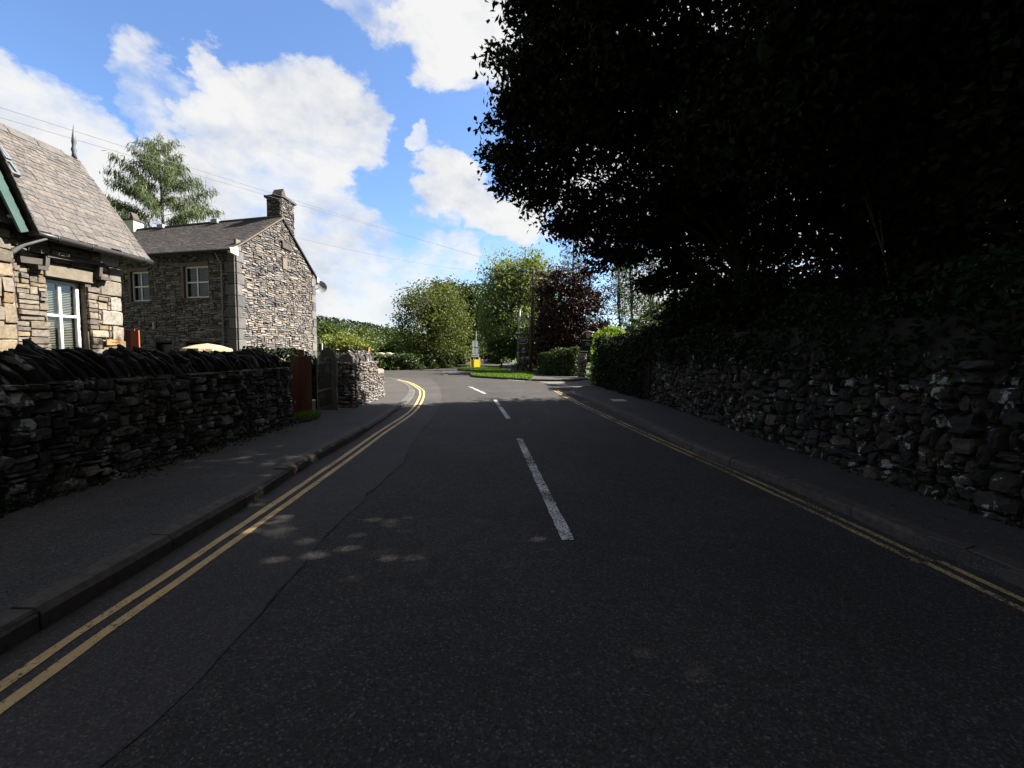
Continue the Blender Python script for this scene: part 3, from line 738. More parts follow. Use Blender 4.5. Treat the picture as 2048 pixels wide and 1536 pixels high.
# left garden wall beside the footway
xw = -4.26
root = empty('garden_wall', (xw-.25, 3, .1), 'dark dry stone garden wall with slanting slate coping beside the left pavement', 'stone wall')
a = wallface((xw-.06, -5), (xw-.02, 8.3), .08, 1.17, (.08, .42), (.03, .15), .07, flip=1, djit=.022, nu=7, nv=5, tilt=.14, rot=.035, gap=.012, power=7, edge=.14, cr=.5)
e = wallface((xw-.5, 8.32), (xw-.02, 8.32), .08, 1.17, (.1, .3), (.06, .16), .05, flip=-1)
V, F, C = cat([a, e, boxpart((xw-.5, -5, .03), (xw-.075, 8.28, 1.15), (.014, .013, .011))])
npmesh('wall_body', V, F, M['wall_dark'], root, vcol=C)
V, F, C = cope_row((xw-.26, -5), (xw-.26, 8.1), 1.14, 0, .34, .46, -.85, [(.03, .027, .024), (.022, .021, .019), (.045, .04, .034)], (.03, .085))
npmesh('coping', V, F, M['cope'], root, vcol=C)

# right retaining wall
xr = 4.22
root = empty('retaining_wall', (xr+.3, 5, .1), 'tall rubble retaining wall blotched with pale lichen below the dark trees', 'stone wall')
a = wallface((xr+.1, 13.2), (xr+.1, -5), .06, 1.56, (.1, .36), (.07, .22), .09, [tuple(np.array(c)*.8) for c in PAL_DRY], flip=1, djit=.03, nu=7, nv=6, tilt=.12, rot=.05, gap=.018, power=4, edge=.16, cr=.8)
V, F, C = cat([a, boxpart((xr+.12, -5, .03), (xr+.55, 13.2, 1.53), (.012, .012, .01))])
npmesh('wall_body', V, F, M['wall_lichen'], root, vcol=C)

# corner wall past the gateway
root = empty('corner_wall', (-4.2, 12, .05), 'sunlit dry stone wall curving round the road corner past the gate', 'stone wall')
pp = []
A0, A1, B1, C1, D1, E1, F1 = (-4.85, 10.78), (-3.9, 10.78), (-4.02, 12.8), (-4.1, 13.7), (-4.45, 14.7), (-5.3, 15.7), (-7.2, 16.8)
kw = dict(djit=.018, nu=5, nv=4, tilt=.1, rot=.04, gap=.011, power=4, edge=.16)
pp.append(wallface(A0, A1, .05, 1.2, (.1, .34), (.05, .12), .06, PAL_PIER, **kw))
pp.append(wallface(A1, B1, .05, 1.2, (.07, .24), (.035, .1), .06, PAL_PIER, **kw))
for p, q in ((B1, C1), (C1, D1), (D1, E1), (E1, F1)): pp.append(wallface(p, q, .03, .82, (.07, .26), (.04, .11), .06, PAL_PIER, **kw))
pp.append(boxpart((-4.8, 10.82, 0), (-4.08, 12.75, 1.18)))
V, F, C = cat(pp); npmesh('wall_body', V, F, M['pier'], root, smooth=True, vcol=C)
mb = MB(); mb.prism([(-4.05, 12.78, 0), (-4.13, 13.7, 0), (-4.49, 14.66, 0), (-5.32, 15.66, 0), (-7.2, 16.75, 0), (-7.3, 16.3, 0), (-5.6, 15.3, 0), (-4.9, 14.5, 0), (-4.6, 13.6, 0), (-4.55, 12.78, 0)], (0, 0, .8)); mb.build('wall_core', M['soil'], root)
pp = [cope_row((-4.16, 10.86), (-4.24, 12.55), 1.17, 0, .32, .42, .12, [tuple(np.array(c)*.62) for c in PAL_PIER], (.05, .12))]
# flat cap slabs on the low part
cp = [(B1, C1), (C1, D1), (D1, E1), (E1, F1)]
V, F, C = cat(pp); npmesh('coping', V, F, M['pier'], root, vcol=C)
mb = MB()
for (p, q) in cp:
    p = np.array(p); q = np.array(q); n = max(1, int(np.linalg.norm(q-p)/.55)); t = (q-p)/np.linalg.norm(q-p); nn = np.array([-t[1], t[0]])
    for i in range(n):
        a = p+(q-p)*(i/n)+t*.01-nn*.06; b = p+(q-p)*((i+1)/n)-t*.01-nn*.06; mb.prism([(*a, .82), (*b, .82), (*(b+nn*.55), .83), (*(a+nn*.55), .83)], (0, 0, .07+rng.uniform(0, .03)))
mb.build('cap_slab', plain('cap_slab_stone', (.21, .185, .15), .9, .2, 6, bmp=.3), root)

# ------------------------------------------------------------------ gateway
root = empty('fence_panel', (-4.35, 9.0, .11), 'short red brown ribbed timber panel closing the wall end beside the gate', 'fence panel')
P0 = np.array((-4.50, 8.84)); P1 = np.array((-4.17, 9.03)); mb = MB(); t = P1-P0; nrm = np.array([t[1], -t[0]])/np.linalg.norm(t)
for i in range(6):
    a = P0+t*(i/6+.012)+nrm*.016*(i % 2); b = P0+t*((i+1)/6+.004)+nrm*.016*(i % 2); mb.prism([(*a, .11), (*b, .11), (*(b-nrm*.03), .11), (*(a-nrm*.03), .11)], (0, 0, 1.25+rng.uniform(-.01, .01)))
mb.build('boards', M['brown_wood'], root)
mb = MB()
for z in (.35, .95): mb = MB(); mb.bar((*(P0-nrm*.05), z), (*(P1-nrm*.05), z), .035, .08); mb.build('rail', M['brown_wood'], root)
mb = MB(); mb.box((-4.47, 9.06, .05), (-4.37, 9.16, 1.5)); mb.build('post', M['brown_wood'], root, bev=.006)

root = empty('garden_gate', (-4.22, 9.7, .12), 'black metal garden gate with bars and hoop tops between panel and stone post', 'gate')
ga = np.array((-4.15, 9.2)); gb = np.array((-4.22, 10.12)); mb = MB()
P = lambda s: ga+(gb-ga)*s
for z in (.22, .62, 1.22): mb.bar((*P(0), z), (*P(1), z), .03, .035)
mb.bar((*P(0), .2), (*P(0), 1.32), .035); mb.bar((*P(1), .2), (*P(1), 1.32), .035); mb.build('gate_frame', M['black'], root)
mb = MB()
for i in range(1, 15): mb.tube([(*P(i/15), .22), (*P(i/15), 1.22)], .007, 6)
mb.build('bars', M['black'], root)
mb = MB()
for i in range(4):
    c = (i+.5)/4; mb.tube([(*P(c+.11*math.cos(q)), .92+.11*math.sin(q)) for q in np.linspace(0, math.pi, 9)], .007, 6)
for i in range(2):
    c = (i+.5)/2; mb.tube([(*P(c+.24*math.cos(q)), 1.22+.1*math.sin(q)) for q in np.linspace(0, math.pi, 9)], .009, 6)
mb.build('scrollwork', M['black'], root)

mb = MB(); c0 = D(657, 760, 10.35); w = .2
prof = [(-w, .05), (w, .05), (w, 1.3), (w*.93, 1.32)] + [(w*.86*math.cos(q), 1.34+.22*math.sin(q)) for q in np.linspace(.12, math.pi-.12, 9)] + [(-w*.93, 1.32), (-w, 1.3)]
mb.prism([(c0[0]+u, c0[1]-.06+.02*u, z) for u, z in prof], (0, .13, 0))
o = mb.build('gate_post', stone_mat('slate_post', moss=.6, lichen=.5, bscale=14, lcol=(.2, .2, .17)), None, col=False, bev=.012)
a_ = o.data.color_attributes.new('Col', 'FLOAT_COLOR', 'POINT'); a_.data.foreach_set('color', np.tile(np.array([.075, .07, .06, 1], np.float32), len(o.data.vertices)))
tag(o, 'round topped grey slate gatepost beside the black garden gate', 'gate post')

root = empty('timber_fence', (-5, 13.2, .05), 'tan timber fence ending in a sunlit post behind the corner wall', 'fence')
mb = MB(); mb.box((-4.34, 12.72, .05), (-4.2, 12.86, 1.56)); mb.prism([(-4.35, 12.71, 1.562), (-4.19, 12.71, 1.562), (-4.19, 12.87, 1.562), (-4.35, 12.87, 1.562)], (0, 0, .03)); mb.build('post', M['tan_wood'], root)
mb = MB()
for i in range(6): mb.box((-4.36-.12*(i+1)+.006, 12.8+.002*(i % 2), .1), (-4.36-.12*i, 12.822+.002*(i % 2), 1.5+rng.uniform(-.008, .008)))
mb.build('boards', M['brown_wood'], root)
mb = MB(); mb.bar((-5.06, 12.79, 1.515), (-4.35, 12.79, 1.515), .07, .03); mb.build('top_rail', M['brown_wood'], root)

# ================================================================== the houses
def window(parent, O, U, N, u0, u1, z0, z1, cols=2, rows=2, fr=.05, depth=.1, blind=False, row_split=None, name='window', slat=.03, seg=None):
    """white casement set back into its opening: frame > panes, blind, sill"""
    O, U, N = np.array(O, float), np.array(U, float), np.array(N, float)
    pt = lambda u, z, d: tuple(O+U*u+N*d+np.array([0, 0, z]))
    def bx(mb, a0, a1, b0, b1, d0, d1): mb.hexa([pt(a0, b0, d0), pt(a1, b0, d0), pt(a1, b0, d1), pt(a0, b0, d1), pt(a0, b1, d0), pt(a1, b1, d0), pt(a1, b1, d1), pt(a0, b1, d1)])
    mb = MB(); d0 = -depth-.05; d1 = -depth
    bx(mb, u0, u0+fr, z0, z1, d0, d1); bx(mb, u1-fr, u1, z0, z1, d0, d1); bx(mb, u0+fr, u1-fr, z0, z0+fr, d0, d1); bx(mb, u0+fr, u1-fr, z1-fr, z1, d0, d1)
    us = [u0+fr+(u1-u0-2*fr)*i/cols for i in range(cols+1)]; zs = row_split or [z0+fr+(z1-z0-2*fr)*i/rows for i in range(rows+1)]
    for u in us[1:-1]: bx(mb, u-fr*.45, u+fr*.45, z0+fr, z1-fr, d0+.004, d1-.004)
    for z in zs[1:-1]:
        bx(mb, u0+fr, u1-fr, z-fr*.4, z+fr*.4, d0+.007, d1-.007)
    f = mb.build(name, M['white_frame'], parent)
    mb = MB(); mb.add([pt(u0+fr*.5, z0+fr*.5, -depth-.028), pt(u1-fr*.5, z0+fr*.5, -depth-.028), pt(u1-fr*.5, z1-fr*.5, -depth-.028), pt(u0+fr*.5, z1-fr*.5, -depth-.028)], [(0, 1, 2, 3)]); mb.build('pane', M['glass'], f)
    if blind:
        mb = MB(); z = z0+fr
        zt = z1-fr if blind is True else z0+(z1-z0)*blind
        while z < zt:
            bx(mb, u0+fr*.6, u1-fr*.6, z, z+.003, -depth-.1, -depth-.07); mb.v[-8:] = [(x, y, zz+(.014 if i in (0, 1, 4, 5) else 0)) for i, (x, y, zz) in enumerate(mb.v[-8:])]; z += slat
        mb.build('blind', M['blind'], f)
    mb = MB(); bx(mb, u0-.02, u1+.02, z0-.02, z1+.02, -depth-.5, -depth-.45); mb.build('dark_interior', M['dark_in'], f)
    mb = MB(); bx(mb, u0-.04, u1+.04, z0-.07, z0, -depth-.05, .035); mb.build('sill', M['hood'] if name == 'window' else M['white_frame'], f)
    return f

PAL_WARM = [(.172, .14, .10), (.16, .13, .094), (.19, .152, .105), (.155, .135, .11), (.205, .15, .094), (.17, .148, .12), (.15, .126, .098), (.185, .162, .13), (.145, .13, .11)]
PAL_SLATE = [(.15, .13, .115), (.11, .10, .094), (.19, .165, .14), (.085, .08, .078), (.165, .14, .115), (.13, .127, .125), (.2, .165, .13), (.10, .105, .108), (.18, .16, .145), (.06, .056, .054)]
PAL_ROOF = [(.108, .097, .09), (.10, .091, .086), (.116, .102, .094), (.094, .087, .083), (.11, .10, .096)]
PAL_ROOF2 = [(.062, .054, .05), (.052, .047, .045), (.072, .06, .054), (.048, .044, .044)]

# ---- near cottage
XW = -7.43
root = empty('stone_cottage', (-8.5, 7.5, 0), 'tan stone cottage with steep slate roof, finial and teal bargeboard behind the garden wall', 'house')
def yz(px, py, X=XW): p = XP(px, py, X); return p[1], p[2]
wy0, wz1 = yz(90, 556); wy1, _ = yz(167, 556); wz0 = 1.36
ly0, lz1 = yz(82, 522); ly1, _ = yz(192, 522)
win_hole = (wy0, wy1+.03, wz0, wz1+.02); lint = (ly0+.02, ly1-.02, wz1+.02, lz1)
y0 = 6.2; yE = 8.31
rects = pack(yE-y0, 3.35, (.16, .5), (.05, .15))
quo = []; z = 0; k = 0
while z < 3.3: quo.append((yE-y0-(.42 if k % 2 else .24), yE-y0, z, z+.27)); z += .27; k += 1
hole = lambda h: (h[0]-y0, h[1]-y0, h[2], h[3])
rects = clip_rects(rects, [hole(win_hole), hole(lint)] + quo)
kw = dict(djit=.008, nu=6, nv=5, tilt=.03, rot=.012, gap=.012, power=20, edge=.06, rough=.05, cr=.12, ins=(.95, .9))
a = stones(rects, (XW, y0, 0), (0, 1, 0), (0, 0, 1), (1, 0, 0), .035, palette=PAL_WARM, **kw)
q = stones(quo, (XW, y0, 0), (0, 1, 0), (0, 0, 1), (1, 0, 0), .045, palette=[(.22, .195, .16), (.2, .185, .16)], **kw)
# cross wing wall
XWG = -7.22
g = [r for r in pack(2.2, 5.5, (.18, .45), (.12, .3)) if 4.15+r[1] < 6.36 and r[3] < 3.2+(6.36-(4.15+r[1]))*2.2]
gq = stones(g, (XWG, 4.15, 0), (0, 1, 0), (0, 0, 1), (1, 0, 0), .035, palette=PAL_WARM, **kw)
back = [boxpart((XW-.42, y0, 0), (XW-.005, wy0, 3.35), (.1, .085, .065)), boxpart((XW-.42, wy1+.03, 0), (XW-.005, yE-.005, 3.35), (.1, .085, .065)), boxpart((XW-.42, wy0, 0), (XW-.005, wy1+.03, wz0), (.1, .085, .065)),
        boxpart((XW-.42, wy0, wz1+.02), (XW-.005, wy1+.03, 3.35), (.1, .085, .065)), boxpart((-9.4, yE-.35, 0), (XW-.42, yE-.01, 3.35), (.1, .085, .065)), boxpart((-9.4, 4.2, 0), (-9.1, yE-.35, 3.35), (.1, .085, .065)),
        boxpart((XWG-.4, 4.15, 0), (XWG-.005, 6.34, 3.2), (.1, .085, .065)), boxpart((XWG-.4, 4.15, 3.2), (XWG-.01, 5.6, 4.9), (.1, .085, .065))]
V, F, C = cat([a, q, gq] + back); npmesh('wall', V, F, M['stone_warm'], root, vcol=C)
# end gable triangle
mb = MB(); mb.prism([(-7.45, yE-.3, 3.3), (-9.4, yE-.3, 3.3), (-8.5, yE-.3, 4.95)], (0, .28, 0)); mb.build('gable', M['plain_wall'], root)
w = window(root, (XW, 0, 0), (0, 1, 0), (1, 0, 0), wy0, wy1, wz0, wz1, 2, 2, .05, .10, blind=True, row_split=[wz0, yz(127, 631)[1], wz1], slat=.028)
mb = MB(); mb.box((XW-.05, lint[0]+.012, lint[2]+.012), (XW+.03, lint[1]-.012, lint[3]-.01)); mb.build('lintel', M['lintel'], root, bev=.008)
# hood mould with returns
mb = MB()
def hb(pa, pb, h, d=.1):
    (ya, za), (yb, zb) = yz(*pa, XW+.05), yz(*pb, XW+.05); mb.bar((XW+d/2+.02, ya, za), (XW+d/2+.02, yb, zb), d, h)
hb((84, 510), (201, 529), .055, .12); hb((86, 512), (85, 533), .06, .11); hb((65, 534), (86, 537), .06, .12); hb((194, 530), (193, 554), .055, .11); hb((192, 555), (212, 559), .06, .12); hb((36, 518), (82, 524), .09, .07)
mb.build('hood_mould', M['hood'], root)
# main roof
ez, ex, rx, rz = 3.24, -7.16, -8.43, 5.09; yA, yB = 3.4, 8.66
U = np.array([0, 1, 0]); Vd = np.array([rx-ex, 0, rz-ez]); HL = np.linalg.norm(Vd); Vd = Vd/HL
sl_ = slates((ex, yA, ez), U, Vd, yB-yA, HL, (.135, .06), (.11, .27), .009, PAL_ROOF)
NR = np.cross(U, Vd); NR = NR if NR[2] > 0 else -NR
V, F, C = sl_; rf = npmesh('roof', V, F, M['slate_roof'], root, vcol=C)
mb = MB(); P = lambda u, v, d: tuple(np.array((ex, yA, ez))+U*u+Vd*v+NR*d); W_ = yB-yA
mb.hexa([P(0, 0, -.06), P(W_, 0, -.06), P(W_, HL, -.06), P(0, HL, -.06), P(0, 0, -.004), P(W_, 0, -.004), P(W_, HL, -.004), P(0, HL, -.004)])
bx0 = 2*rx-ex; mb.hexa([(bx0, yA, ez-.06), (bx0, yB, ez-.06), (rx-.01, yB, rz-.06), (rx-.01, yA, rz-.06), (bx0, yA, ez), (bx0, yB, ez), (rx-.01, yB, rz), (rx-.01, yA, rz)]); mb.build('roof_deck', M['gutter'], rf)
mb = MB(); y = yA
while y < yB-.4:
    mb.prism([(rx-.1, y, rz-.1), (rx+.1, y, rz-.1), (rx+.03, y, rz+.03), (rx-.03, y, rz+.03)], (0, .43, 0)); mb.tube([(rx, y+.41, rz-.02), (rx, y+.46, rz-.02)], .062, 8); y += .45
mb.build('ridge_tiles', M['ridge'], rf)
mb = MB(); fy = 8.6; mb.tube([(rx, fy, rz), (rx, fy, rz+.1), (rx, fy, rz+.15), (rx, fy, rz+.22), (rx+.01, fy, rz+.3), (rx+.02, fy, rz+.62)], [.045, .03, .045, .025, .04, .004], 9); mb.build('finial', M['lead'], rf, smooth=True)
# roof windows
def on_roof(px, py):
    d = ray(px, py); o_ = np.array([0, 0, CZ]); p0 = np.array((ex, yA, ez)); t = ((p0-o_)@NR)/(d@NR); q_ = o_+t*d-p0; return q_@U, q_@Vd
for (qa, qb, qc) in (((8, 333), (36, 357), (24, 331)), ((0, 306), (17, 325), (12, 306))):
    u0, v0 = on_roof(*qb); u1, v1 = on_roof(*qa); ua, ub = sorted((u0, u1)); va, vb = sorted((v0, v1)); ua -= .05; vb += .1
    sk = MB()
    for (a0, a1, b0, b1) in ((ua, ub, va, va+.035), (ua, ub, vb-.035, vb), (ua, ua+.035, va+.035, vb-.035), (ub-.035, ub, va+.035, vb-.035)):
        sk.hexa([P(a0, b0, 0), P(a1, b0, 0), P(a1, b1, 0), P(a0, b1, 0), P(a0, b0, .075), P(a1, b0, .075), P(a1, b1, .075), P(a0, b1, .075)])
    sk = sk.build('roof_window', M['lead'], root); mb = MB(); mb.hexa([P(ua+.03, va+.03, .035), P(ub-.03, va+.03, .035), P(ub-.03, vb-.03, .035), P(ua+.03, vb-.03, .035), P(ua+.03, va+.03, .05), P(ub-.03, va+.03, .05), P(ub-.03, vb-.03, .05), P(ua+.03, vb-.03, .05)])
    mb.build('pane', plain('roof_glass', (.12, .14, .14), .08, .1, 3, spec=.6), sk)
# gutter, downpipe
mb = MB(); mb.tube([(ex+.05, yy, ez-.075) for yy in np.linspace(6.5, yB+.02, 6)], .052, 10)
for yy in (6.9, 7.45, 8.0, 8.5): mb.tube([(ex+.05, yy-.02, ez-.075), (ex+.05, yy+.02, ez-.075)], .06, 10)
mb.build('gutter', M['gutter'], root, smooth=True)
dp = [yz(28, 690, XW+.1), yz(33, 560, XW+.1), yz(36, 512, XW+.1)]
mb = MB(); yp = dp[0][0]+.02; mb.tube([(XW+.1, yp, 0), (XW+.1, yp, 2.82)], .036, 10)
for z in (1.2, 1.9, 2.6): mb.tube([(XW+.1, yp, z), (XW+.1, yp, z+.05)], .045, 10)
mb.build('downpipe', M['pipe'], root, smooth=True)
(ya, za), (yb, zb) = yz(48, 489, XW+.2), yz(86, 477, XW+.3)
mb = MB(); mb.tube([(XW+.1, yp, 2.8), (XW+.13, yp+.03, 2.88), (XW+.2, ya, za), (XW+.32, yb, zb), (ex+.05, yb+.02, ez-.1)], .032, 10); mb.build('swan_neck', M['pipe_grey'], root, smooth=True)
# cross wing roof edge and bargeboard
(yb0, zb0), (yb1, zb1) = yz(62, 462, -7.0), yz(0, 330, -7.0); dy, dz = yb1-yb0, zb1-zb0; k = 3.6; yt, zt = yb0+dy*k, zb0+dz*k
mb = MB(); nv = np.array([0, -dz, dy])/math.hypot(dy, dz); nv = nv if nv[1] < 0 else -nv
A = np.array([-7.0, yb0, zb0]); B = np.array([-7.0, yt, zt])
mb.prism([tuple(A), tuple(B), tuple(B+nv*.17+np.array([0, 0, -.0])), tuple(A+nv*.14)], (-.035, 0, 0)); mb.build('bargeboard', M['teal'], root)
dv = (B-A)/np.linalg.norm(B-A); rv = slates(tuple(A-nv*.015+np.array([-2.2, 0, 0])), (1, 0, 0), dv, 2.26, np.linalg.norm(B-A), (.15, .12), (.16, .3), .012, PAL_ROOF2)
V, F, C = rv; npmesh('wing_roof', V, F, M['slate_roof'], root, vcol=C)
mb = MB(); a, b = A-nv*.005, B-nv*.005; mb.prism([tuple(a), tuple(b), tuple(b+nv*.03), tuple(a+nv*.03)], (-2.2, 0, 0)); mb.build('soffit', M['gutter'], root)
mb = MB(); yk, zk = yz(38, 434, -7.1); mb.box((-7.3, yk-.055, zk-.03), (-7.06, yk+.055, zk+.03)); mb.build('purlin_end', M['cream'], root)

mb = MB(); (ya, za), (yb, zb) = yz(212, 679, XW+.06), yz(247, 691, XW+.06); mb.box((XW+.05, ya, zb), (XW+.075, yb, za))
npl = mb.build('house_nameplate', M['pine_plate'], None, bev=.004); tag(npl, 'varnished wooden house nameplate fixed low on the tan cottage corner', 'nameplate')
text_mesh('lettering', '1 Beech Tree', .036, (XW+.0765, (ya+yb)/2, (za+zb)/2), (0, 1, 0), (0, 0, 1), M['dark_text'], npl, .001)

# ---- grey slate house
FY, GX, BY = 14.3, -9.0, 20.0; EZ, RZ, RY = 4.78, 6.5, 17.15; XL = -17.3; KS = .3      # the plan is skewed: the long side runs back from the gable corner
def HX(px, py, Y0=14.3):
    r_ = D(px, py, 1.)[0]; x = r_*(Y0+KS*GX)/(1+r_*KS); p = D(px, py, x/r_); return p[0], p[2]
root = empty('slate_house', (-12, 17, 0), 'two storey grey slate house with lit gable end, stone chimney and satellite dish', 'house')
w1 = (HX(263, 570)[0], HX(298, 570)[0], HX(280, 603)[1], HX(280, 543)[1]); w2 = (HX(369, 560)[0], HX(417, 560)[0], HX(392, 596)[1], HX(392, 532)[1]); dr = (HX(313, 690)[0], HX(345, 690)[0], .5, 1.62); w3 = (HX(374, 690)[0], HX(440, 690)[0], .7, 1.6)
rects = pack(GX-XL, EZ+.05, (.1, .5), (.035, .1)); qz = []; z = 0.; k = 0
while z < EZ-.42: qz.append((GX-XL-(.42 if k % 2 else .3), GX-XL, z, z+.36)); z += .36; k += 1
sur = lambda h, e=.1: (h[0]-XL-e, h[1]-XL+.01, h[2]-.02, h[3]+.13)
rects = clip_rects(rects, [sur(w1), sur(w2), sur(dr, .02), sur(w3, .02)] + qz)
kw = dict(djit=.014, nu=5, nv=3, tilt=.05, rot=.02, gap=.01, power=8, edge=.1, rough=.06, cr=.4, ins=(.94, .82))
a = stones(rects, (XL, FY, 0), (1, 0, 0), (0, 0, 1), (0, -1, 0), .04, palette=PAL_SLATE, **kw)
# gable
roofz = lambda y: EZ+.12+(RZ-EZ)*(1-abs(y-RY)/(RY-FY+.0))*1.0
rects = pack(BY-FY, 6.7, (.1, .5), (.04, .11)); gq = []; z = 0.; k = 0
while z < EZ-.1: gq += [(0, .26 if k % 2 else .4, z, z+.36), (BY-FY-(.3 if k % 2 else .42), BY-FY, z, z+.36)]; z += .36; k += 1
ho = [(XP(563, 517, GX)[1]-FY, XP(570, 517, GX)[1]-FY+.08, XP(565, 538, GX)[2], XP(565, 515, GX)[2]), (XP(561, 490, GX)[1]-FY, XP(580, 490, GX)[1]-FY, XP(570, 498, GX)[2]-.02, XP(570, 489, GX)[2]+.02)]
rects = clip_rects(rects, gq + ho)
r2 = []
for (u0, u1, v0, v1) in rects:
    lim = min(roofz(FY+u0), roofz(FY+u1)) - .03
    if v0 < lim-.03: r2.append((u0, u1, v0, min(v1, lim)))
b = stones(r2, (GX, FY, 0), (0, 1, 0), (0, 0, 1), (1, 0, 0), .04, palette=PAL_SLATE, **kw)
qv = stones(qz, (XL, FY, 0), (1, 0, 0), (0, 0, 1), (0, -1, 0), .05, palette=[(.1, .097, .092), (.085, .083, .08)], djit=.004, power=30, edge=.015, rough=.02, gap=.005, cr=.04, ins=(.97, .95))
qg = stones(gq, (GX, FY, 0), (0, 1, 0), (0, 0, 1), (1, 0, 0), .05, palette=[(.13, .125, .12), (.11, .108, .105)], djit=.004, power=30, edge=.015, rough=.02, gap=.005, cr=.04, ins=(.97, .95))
dk = (.04, .037, .034); holes = sorted([w1, w2], key=lambda h: h[0])
back = [boxpart((XL, FY+.004, 0), (GX-.3, FY+.05, .5), dk), boxpart((XL, FY+.004, 1.68), (GX-.3, FY+.3, min(w1[2], w2[2])-.03), dk), boxpart((XL, FY+.004, max(w1[3], w2[3])+.02), (GX-.3, FY+.3, EZ), dk),
        boxpart((XL, FY+.004, min(w1[2], w2[2])-.03), (w1[0], FY+.3, max(w1[3], w2[3])+.02), dk), boxpart((w1[1], FY+.004, min(w1[2], w2[2])-.03), (w2[0], FY+.3, max(w1[3], w2[3])+.02), dk), boxpart((w2[1], FY+.004, min(w1[2], w2[2])-.03), (GX-.3, FY+.3, max(w1[3], w2[3])+.02), dk),
        boxpart((XL, FY+.004, .5), (dr[0], FY+.3, 1.68), dk), boxpart((dr[1], FY+.004, .5), (w3[0], FY+.3, 1.68), dk), boxpart((w3[1], FY+.004, .5), (GX-.3, FY+.3, 1.68), dk), boxpart((w1[0], FY+.004, w1[3]), (w1[1], FY+.3, max(w1[3], w2[3])+.02), dk), boxpart((w2[0], FY+.004, min(w1[2], w2[2])-.03), (w2[1], FY+.3, w2[2]), dk),
        boxpart((GX-.3, FY+.004, 0), (GX-.004, BY-.004, EZ-.1), dk), boxpart((XL, BY-.3, 0), (GX-.3, BY, EZ), dk), boxpart((XL, FY+.3, 0), (XL+.3, BY-.3, EZ), dk)]
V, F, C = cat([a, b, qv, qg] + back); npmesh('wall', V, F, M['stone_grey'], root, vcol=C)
mb = MB(); mb.prism([(GX-.3, FY+.05, EZ-.1), (GX-.3, BY-.05, EZ-.1), (GX-.3, RY, RZ-.06)], (.296, 0, 0)); mb.build('gable_core', M['soil'], root); mb = MB(); mb.prism([(XL, FY+.05, EZ-.1), (XL, BY-.05, EZ-.1), (XL, RY, RZ-.06)], (.29, 0, 0)); mb.build('gable_core', M['soil'], root)
for h, bl in ((w1, False), (w2, True)):
    mb = MB(); mb.box((h[0]-.09, FY-.045, h[2]-.01), (h[0]-.002, FY+.1, h[3]+.0)); mb.box((h[0]-.12, FY-.05, h[3]+.002), (h[1]+.05, FY+.1, h[3]+.12)); mb.build('surround', plain('window_surround', (.13, .095, .08), .85, .15, 8), root)
    window(root, (0, FY, 0), (1, 0, 0), (0, -1, 0), h[0], h[1], h[2], h[3], 2, 2, .055, .06, blind=bl, slat=.055)
window(root, (0, FY, 0), (1, 0, 0), (0, -1, 0), w3[0], w3[1], w3[2], w3[3], 3, 1, .06, .06)
mb = MB(); mb.box((dr[0], FY+.14, dr[2]), (dr[1], FY+.18, dr[3])); mb.build('door', M['black'], root)
mb = MB(); h = ho[0]; mb.box((GX-.02, FY+h[0]+.015, h[2]+.01), (GX+.052, FY+h[1]-.015, h[3]-.01)); mb.build('date_stone', M['lintel'], root, bev=.006)
mb = MB(); h = ho[1]; mb.box((GX-.02, FY+h[0]+.01, h[2]+.01), (GX+.085, FY+h[1]-.01, h[3]-.01)); mb.build('vent_slab', M['hood'], root)
# roof
ov = .36; sl = (RZ-EZ)/(RY-FY); e0 = np.array((XL-.1, FY-ov, EZ+.06-ov*sl)); U = np.array((1, 0, 0)); Vd = np.array((0, RY-FY+ov, RZ+.08-(EZ+.06-ov*sl))); HL = np.linalg.norm(Vd); Vd = Vd/HL; W_ = GX+.1-(XL-.1)
V, F, C = slates(e0, U, Vd, W_, HL, (.15, .1), (.15, .3), .008, PAL_ROOF2); rf = npmesh('roof', V, F, M['slate_roof'], root, vcol=C)
NR2 = np.cross(U, Vd); Q = lambda u, v, d: tuple(e0+U*u+Vd*v+NR2*d); mb = MB()
mb.hexa([Q(0, 0, -.07), Q(W_, 0, -.07), Q(W_, HL, -.07), Q(0, HL, -.07), Q(0, 0, -.003), Q(W_, 0, -.003), Q(W_, HL, -.003), Q(0, HL, -.003)])
e1 = np.array((XL-.1, BY+ov*.8, EZ+.02-ov*.8*sl)); r1 = np.array((XL-.1, RY+.01, RZ+.08)); mb.hexa([tuple(e1-(0, 0, .07)), tuple(e1+(W_, 0, -.07)), tuple(r1+(W_, 0, -.07)), tuple(r1-(0, 0, .07)), tuple(e1), tuple(e1+U*W_), tuple(r1+U*W_), tuple(r1)])
mb.build('roof_deck', M['gutter'], rf)
mb = MB(); mb.bar((XL-.1, RY, RZ+.1), (GX+.1, RY, RZ+.1), .2, .05); mb.build('ridge_tiles', M['ridge'], rf)
mb = MB(); mb.bar(Q(W_+.012, 0, -.03), Q(W_+.012, HL, -.03), .02, .03); mb.build('verge_strip', M['verge'], rf)
for (px, py) in ((330, 461), (437, 447)):
    c = HX(px, py, RY); v = MB(); v.box((c[0]-.2, RY-.25, RZ+.0), (c[0]+.12, RY+.05, RZ+.17)); v.build('roof_vent', M['sign_back'], rf, bev=.015)
